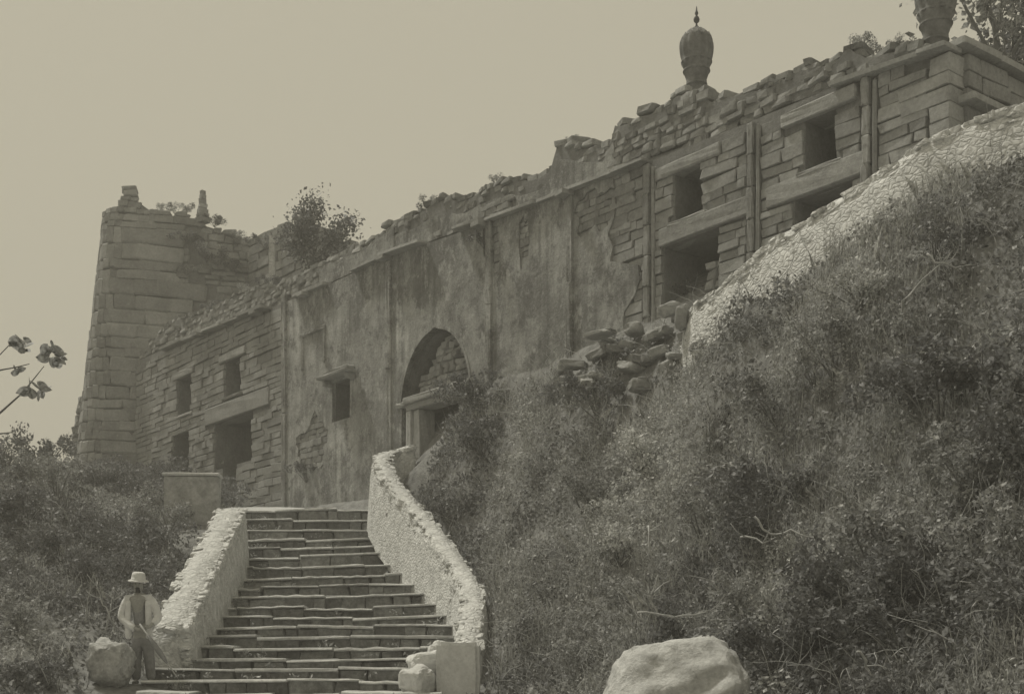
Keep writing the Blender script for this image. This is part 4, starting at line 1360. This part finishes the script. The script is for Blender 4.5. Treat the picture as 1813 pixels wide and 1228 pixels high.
# young tree at the left edge: only its leafy shoots reach into the picture
lt = P(-60, 800, 13.5)
lroot = empty('young_tree', (lt.x, lt.y, gz(lt.x, lt.y)))
tag(lroot, 'young tree at the left edge, its large leaved shoots against the sky', 'tree')
l0 = lroot.location
def LT(px, py, dy=0): return P(px, py, 13.5 + dy) - l0
trunk_l = [((0, 0, -.3), .045), (LT(-70, 1000), .035), (LT(-55, 800), .025), (LT(-30, 690), .016)]
shoots = [[(LT(-55, 800), .02), (LT(-5, 735), .012), (LT(40, 695, .1), .008), (LT(62, 668), .006), (LT(78, 648), .004)],
          [(LT(-30, 690), .013), (LT(0, 655), .009), (LT(28, 650), .006), (LT(52, 644, -.1), .004)],
          [(LT(-30, 690), .013), (LT(-12, 640), .008), (LT(15, 612), .005), (LT(30, 606), .004)],
          [(LT(-20, 770), .012), (LT(20, 765), .005), (LT(38, 780), .003)]]
link('trunk', tubes('trunk', [trunk_l] + shoots, 6), M['bark'], lroot)
leafv = [(-.5, 0), (-.35, .17), (-.1, .27), (.15, .24), (.35, .12), (.5, 0), (.35, -.12), (.15, -.24), (-.1, -.27), (-.35, -.17)]
leafme = pydata('leaf', [(x, y, -.35 * x * x - .25 * abs(y)) for x, y in leafv] + [(0, 0, 0)], [(i, (i + 1) % 10, 10) for i in range(10)], True)
leafme.materials.append(M['leaf'])
for px, py, n_, sp_ in ((38, 608, 10, 18), (95, 628, 18, 26), (62, 690, 12, 21), (30, 655, 3, 12)):
    for k in range(n_):
        a = 2 * math.pi * k / n_ + random.uniform(-.3, .3)
        q = LT(px + sp_ * math.cos(a) * random.uniform(.4, 1), py + sp_ * .8 * math.sin(a) * random.uniform(.4, 1), random.uniform(-.1, .1))
        o = link('leaf', leafme, None, lroot, q)
        s_ = random.uniform(.11, .2)
        o.scale = (s_, s_, s_)
        o.rotation_euler = (random.uniform(.4, 1.9), random.uniform(-.6, .9), -a + random.uniform(-.5, .5))

# bleached dead branches lying on the scrub
DB = [([(1145, 930), (1150, 970), (1158, 1005), (1162, 1022)], 19.0, 'forked dead branch standing in the scrub above the boulder'),
      ([(1335, 910), (1365, 945), (1400, 940), (1450, 955), (1490, 940), (1530, 905)], 16.0, 'long bleached branch lying across the dark scrub in the middle right'),
      ([(1310, 950), (1350, 958), (1370, 950)], 16.3, 'short bleached twig left of the long bleached branch'),
      ([(1140, 1100), (1130, 1085), (1190, 1090), (1240, 1085), (1275, 1070)], 15.6, 'pale horizontal branch just behind the boulder'),
      ([(1165, 1090), (1155, 1055), (1185, 1025)], 16.4, 'thin upright pale twig behind the boulder left end'),
      ([(1325, 1030), (1340, 1040), (1345, 1052)], 15.5, 'small crooked pale twig up the slope from the boulder right end'),
      ([(1520, 1150), (1535, 1180), (1548, 1215), (1555, 1235)], 12.6, 'pale forked stem at the bottom right of the boulder'),
      ([(1590, 560), (1610, 520), (1650, 480), (1690, 440)], 17.0, 'pale branch reaching up below the white wall'),
      ([(1640, 450), (1670, 470), (1730, 470)], 16.6, 'pale flat branch lying below the white wall near right edge'),
      ([(205, 1110), (195, 1085), (180, 1060), (172, 1030)], 20.6, 'bare forked stem standing just left of the man'),
      ([(185, 1130), (190, 1090), (205, 1060), (218, 1050)], 20.9, 'bare stem nearest the man left shoulder'),
      ([(150, 1110), (155, 1060), (165, 1020)], 21.4, 'thin bare stem left of the forked stem'),
      ([(60, 1180), (75, 1140), (85, 1120)], 19.0, 'short pale stem in the lower left corner')]
for pts, Y, lb in DB:
    pp_ = [P(px, py, Y + random.uniform(-.12, .12)) for px, py in pts]
    off = min((p.z - gz(p.x, p.y)) for p in pp_)
    ln = [q + Vector((random.uniform(-.025, .025), random.uniform(-.03, .03), random.uniform(-.025, .025))) for q in catmull(pp_, 3)]
    lines = [[(p - ln[0], .016 * (1 - .7 * i / len(ln))) for i, p in enumerate(ln)]]
    for k in range(3):
        i = random.randrange(1, len(ln) - 1)
        d = Vector((random.uniform(-1, 1), random.uniform(-.4, .2), random.uniform(-.1, 1))).normalized()
        b0 = ln[i] - ln[0]
        lines.append([(b0, .008), (b0 + d * .12, .006), (b0 + d * .22 + Vector((0, 0, random.uniform(-.05, .08))), .004)])
    tag(link('dead_branch', tubes('dead_branch', lines, 5), M['twig'], None, ln[0]), lb, 'branch')

# ------------------------------------------------------------------ the man
def skin_mesh(name, verts, edges, radii, sub=2, root_i=0):
    me = bpy.data.meshes.new('t')
    me.from_pydata([tuple(v) for v in verts], edges, [])
    o = bpy.data.objects.new('t', me); COL.objects.link(o)
    o.modifiers.new('s', 'SKIN')
    for i, r in enumerate(radii):
        sv = me.skin_vertices[0].data[i]
        sv.radius = (r, r) if not isinstance(r, tuple) else r
        sv.use_root = (i == root_i)
    md = o.modifiers.new('d', 'SUBSURF'); md.levels = sub; md.render_levels = sub
    bpy.context.view_layer.update()
    out = bpy.data.meshes.new_from_object(o.evaluated_get(bpy.context.evaluated_depsgraph_get()))
    bpy.data.objects.remove(o)
    out.name = name
    out.polygons.foreach_set('use_smooth', [True] * len(out.polygons))
    return out
MX, MY = P(255, 1204, 20.4).x, 20.4
MZ = gz(MX, MY)
k_ = 20.4 / FPX
def mp(px, py, y=0.0): return Vector(((px - 255) * k_, y, (1204 - py) * k_))
V, E, Rr = [], [], []
def add(p, r, parent=None):
    V.append(p); Rr.append(r)
    if parent is not None: E.append((parent, len(V) - 1))
    return len(V) - 1
pel = add(mp(252, 1120), (.14, .11))
wai = add(mp(250, 1100), (.125, .1), pel)
che = add(mp(247, 1068, -.01), (.15, .11), wai)
nek0 = add(mp(246, 1052, -.01), (.11, .08), che)
nek = add(mp(246, 1043, -.02), .05, nek0)
hd0 = add(mp(247, 1035, -.04), .075, nek)
hd1 = add(mp(247, 1026, -.045), .088, hd0)
hd2 = add(mp(246, 1018, -.035), .07, hd1)
def hand(wrist, tow, side, parent):
    """palm, four fingers of unequal length and a thumb leaving the side of the palm"""
    d = tow.normalized()
    s = d.cross(Vector((0, 1, 0))).normalized() * side
    palm = add(wrist + d * .05, (.03, .018), parent)
    for i, ln in enumerate((.062, .072, .068, .052)):
        b = palm
        base = wrist + d * .085 + s * (.027 - .018 * i)
        b = add(base, .010, palm)
        b = add(base + d * ln * .5 + Vector((0, -.012, -.012)), .009, b)
        add(base + d * ln * .72 + Vector((0, .012, -.034)), .008, b)
    tb_ = add(wrist + d * .035 + s * .034 + Vector((0, -.012, 0)), .011, palm)
    add(wrist + d * .075 + s * .046 + Vector((0, -.03, 0)), .009, tb_)
shL = add(mp(224, 1054, 0), .065, nek0)
elL = add(mp(217, 1090, -.06), .045, shL)
wrL = add(mp(251, 1109, -.22), .028, elL)
hand(V[wrL], Vector((.9, -.1, -.15)), 1, wrL)
shR = add(mp(268, 1054, 0), .065, nek0)
elR = add(mp(282, 1088, -.05), .045, shR)
wrR = add(mp(274, 1103, -.24), .028, elR)
hand(V[wrR], Vector((-.85, -.1, -.35)), -1, wrR)
for (hx, kx, fx) in ((243, 242, 241), (262, 266, 268)):
    h_ = add(mp(hx, 1130), .088, pel)
    kn = add(mp(kx, 1165, -.03), .062, h_)
    an = add(mp(fx, 1197, .0), .04, kn)
    add(mp(fx, 1202, -.12), .035, an)
person = link('person', skin_mesh('person_body', V, E, Rr, 2, pel), M['skin'], None, (MX, MY, MZ))
tag(person, 'person in pale hat, open pale coat and dark waistcoat standing by the left parapet', 'person')
def wear(name, verts, edges, radii, mat, root_i=0, sub=2):
    return link(name, skin_mesh(name, verts, edges, radii, sub, root_i), M[mat], person)
# coat: back and shoulders, two sleeves, open skirts
cv = [mp(247, 1062, .045), mp(247, 1049, .02), mp(225, 1053, .0), mp(216, 1088, -.06), mp(246, 1108, -.2), mp(267, 1053, 0), mp(283, 1087, -.05), mp(276, 1100, -.2), mp(248, 1098, .06), mp(250, 1128, .07)]
ce = [(0, 1), (1, 2), (2, 3), (3, 4), (1, 5), (5, 6), (6, 7), (0, 8), (8, 9)]
wear('coat', cv, ce, [(.17, .1), (.14, .085), .088, .07, .055, .088, .068, .055, (.165, .09), (.18, .09)], 'coat')
for s_, xs_ in ((-1, (231, 230, 229, 230)), (1, (264, 266, 267, 266))):
    fv = [mp(xs_[0], 1056, -.075), mp(xs_[1], 1075, -.1), mp(xs_[2], 1100, -.095), mp(xs_[3], 1126, -.06)]
    wear('coat_front', fv, [(0, 1), (1, 2), (2, 3)], [(.05, .035), (.055, .035), (.06, .035), (.06, .035)], 'coat')
wear('waistcoat', [mp(247, 1057, -.04), mp(247, 1078, -.05), mp(249, 1102, -.04)], [(0, 1), (1, 2)], [(.1, .085), (.125, .085), (.125, .095)], 'vest', 1)
wear('collar', [mp(238, 1046, -.03), mp(243, 1052, -.085), mp(247, 1056, -.11), mp(251, 1052, -.085), mp(255, 1046, -.03)], [(0, 1), (1, 2), (2, 3), (3, 4)], [.022, .02, .012, .02, .022], 'hat', 2)
tv = [mp(252, 1112), mp(252, 1124), mp(243, 1135), mp(242, 1166, -.03), mp(241, 1199), mp(262, 1135), mp(266, 1166, -.03), mp(268, 1199)]
wear('trousers', tv, [(0, 1), (1, 2), (2, 3), (3, 4), (1, 5), (5, 6), (6, 7)], [(.135, .105), (.15, .115), .1, .085, .078, .1, .085, .078], 'trouser', 1)
for fx in (241, 268):
    wear('shoe', [mp(fx, 1200, .04), mp(fx, 1201, -.05), mp(fx + 1, 1202, -.15)], [(0, 1), (1, 2)], [(.045, .04), (.048, .035), (.04, .022)], 'shoe', 1)
hat = link('hat', lathe('hat', [(.155, .0), (.165, .008), (.155, .022), (.112, .04), (.104, .1), (.095, .14), (.06, .158), (.0, .162)], 28), M['hat'], person, mp(246, 1024, -.03))
hat.rotation_euler = (.12, .06, 0)
link('hat_band', lathe('hat_band', [(.112, .036), (.1135, .038), (.110, .062), (.108, .062)], 28), M['coat'], hat)
wear('beard', [mp(247, 1034, -.115), mp(247, 1039, -.1), mp(247, 1042, -.085)], [(0, 1), (1, 2)], [(.036, .02), (.038, .026), (.02, .02)], 'hair', 1)
wear('hair', [mp(240, 1030, .02), mp(247, 1030, .045), mp(254, 1030, .02)], [(0, 1), (1, 2)], [.035, .045, .035], 'hair', 1)
wear('nose', [mp(248, 1027, -.128), mp(248, 1031, -.142)], [(0, 1)], [.012, .017], 'skin', 0)
for ex in (243.5, 251.5):
    wear('eye', [mp(ex, 1027.5, -.122), mp(ex, 1027.6, -.126)], [(0, 1)], [.011, .009], 'hair', 0, 1)
for ex in (237, 257):
    wear('ear', [mp(ex, 1028, -.03), mp(ex, 1032, -.03)], [(0, 1)], [.016, .014], 'skin', 0, 1)
# the stick in his hands
s0 = mp(262, 1106, -.31) + Vector((MX, MY, MZ))
s1 = mp(325, 1191, -.42) + Vector((MX, MY, MZ))
s1.z = max(s1.z, gz(s1.x, s1.y))
stick = empty('walking_stick', s1)
tag(stick, 'dark wrapped stick with pale tip held slanting down by the man', 'stick')
d_ = s0 - s1
link('shaft', tubes('shaft', [[((0, 0, 0), .01), (d_ * .5, .012), (d_ * 1.08, .014)]], 8), M['twig'], stick)
link('wrapping', tubes('wrapping', [[(d_ * .27, .014), (d_ * .36, .034), (d_ * .5, .045), (d_ * .66, .04), (d_ * .84, .022)]], 9), M['vest'], stick)

# ------------------------------------------------------------------ added pale air
def haze(density):  # scattering volume added to lift the dark tones of the whole scene
    x0, x1, y0, y1, z0, z1 = -175, 175, -175, 175, float(ZZ.min()) - 1.0, 22.0
    v = [(x, y, z) for z in (z0, z1) for x, y in ((x0, y0), (x1, y0), (x1, y1), (x0, y1))]
    f = [(3, 2, 1, 0), (4, 5, 6, 7), (0, 1, 5, 4), (1, 2, 6, 5), (2, 3, 7, 6), (3, 0, 4, 7)]
    m = bpy.data.materials.new('added pale air')
    m.use_nodes = True
    t = m.node_tree
    t.nodes.clear()
    o = t.nodes.new('ShaderNodeOutputMaterial')
    pv = t.nodes.new('ShaderNodeVolumePrincipled')
    pv.inputs['Color'].default_value = (.92, .9, .84, 1)
    pv.inputs['Density'].default_value = density
    t.links.new(pv.outputs[0], o.inputs['Volume'])
    tag(link('haze', pydata('haze', v, f), m), 'thin pale haze added over the hillside to lift the dark tones', 'haze', kind='stuff')
haze(0.0042)
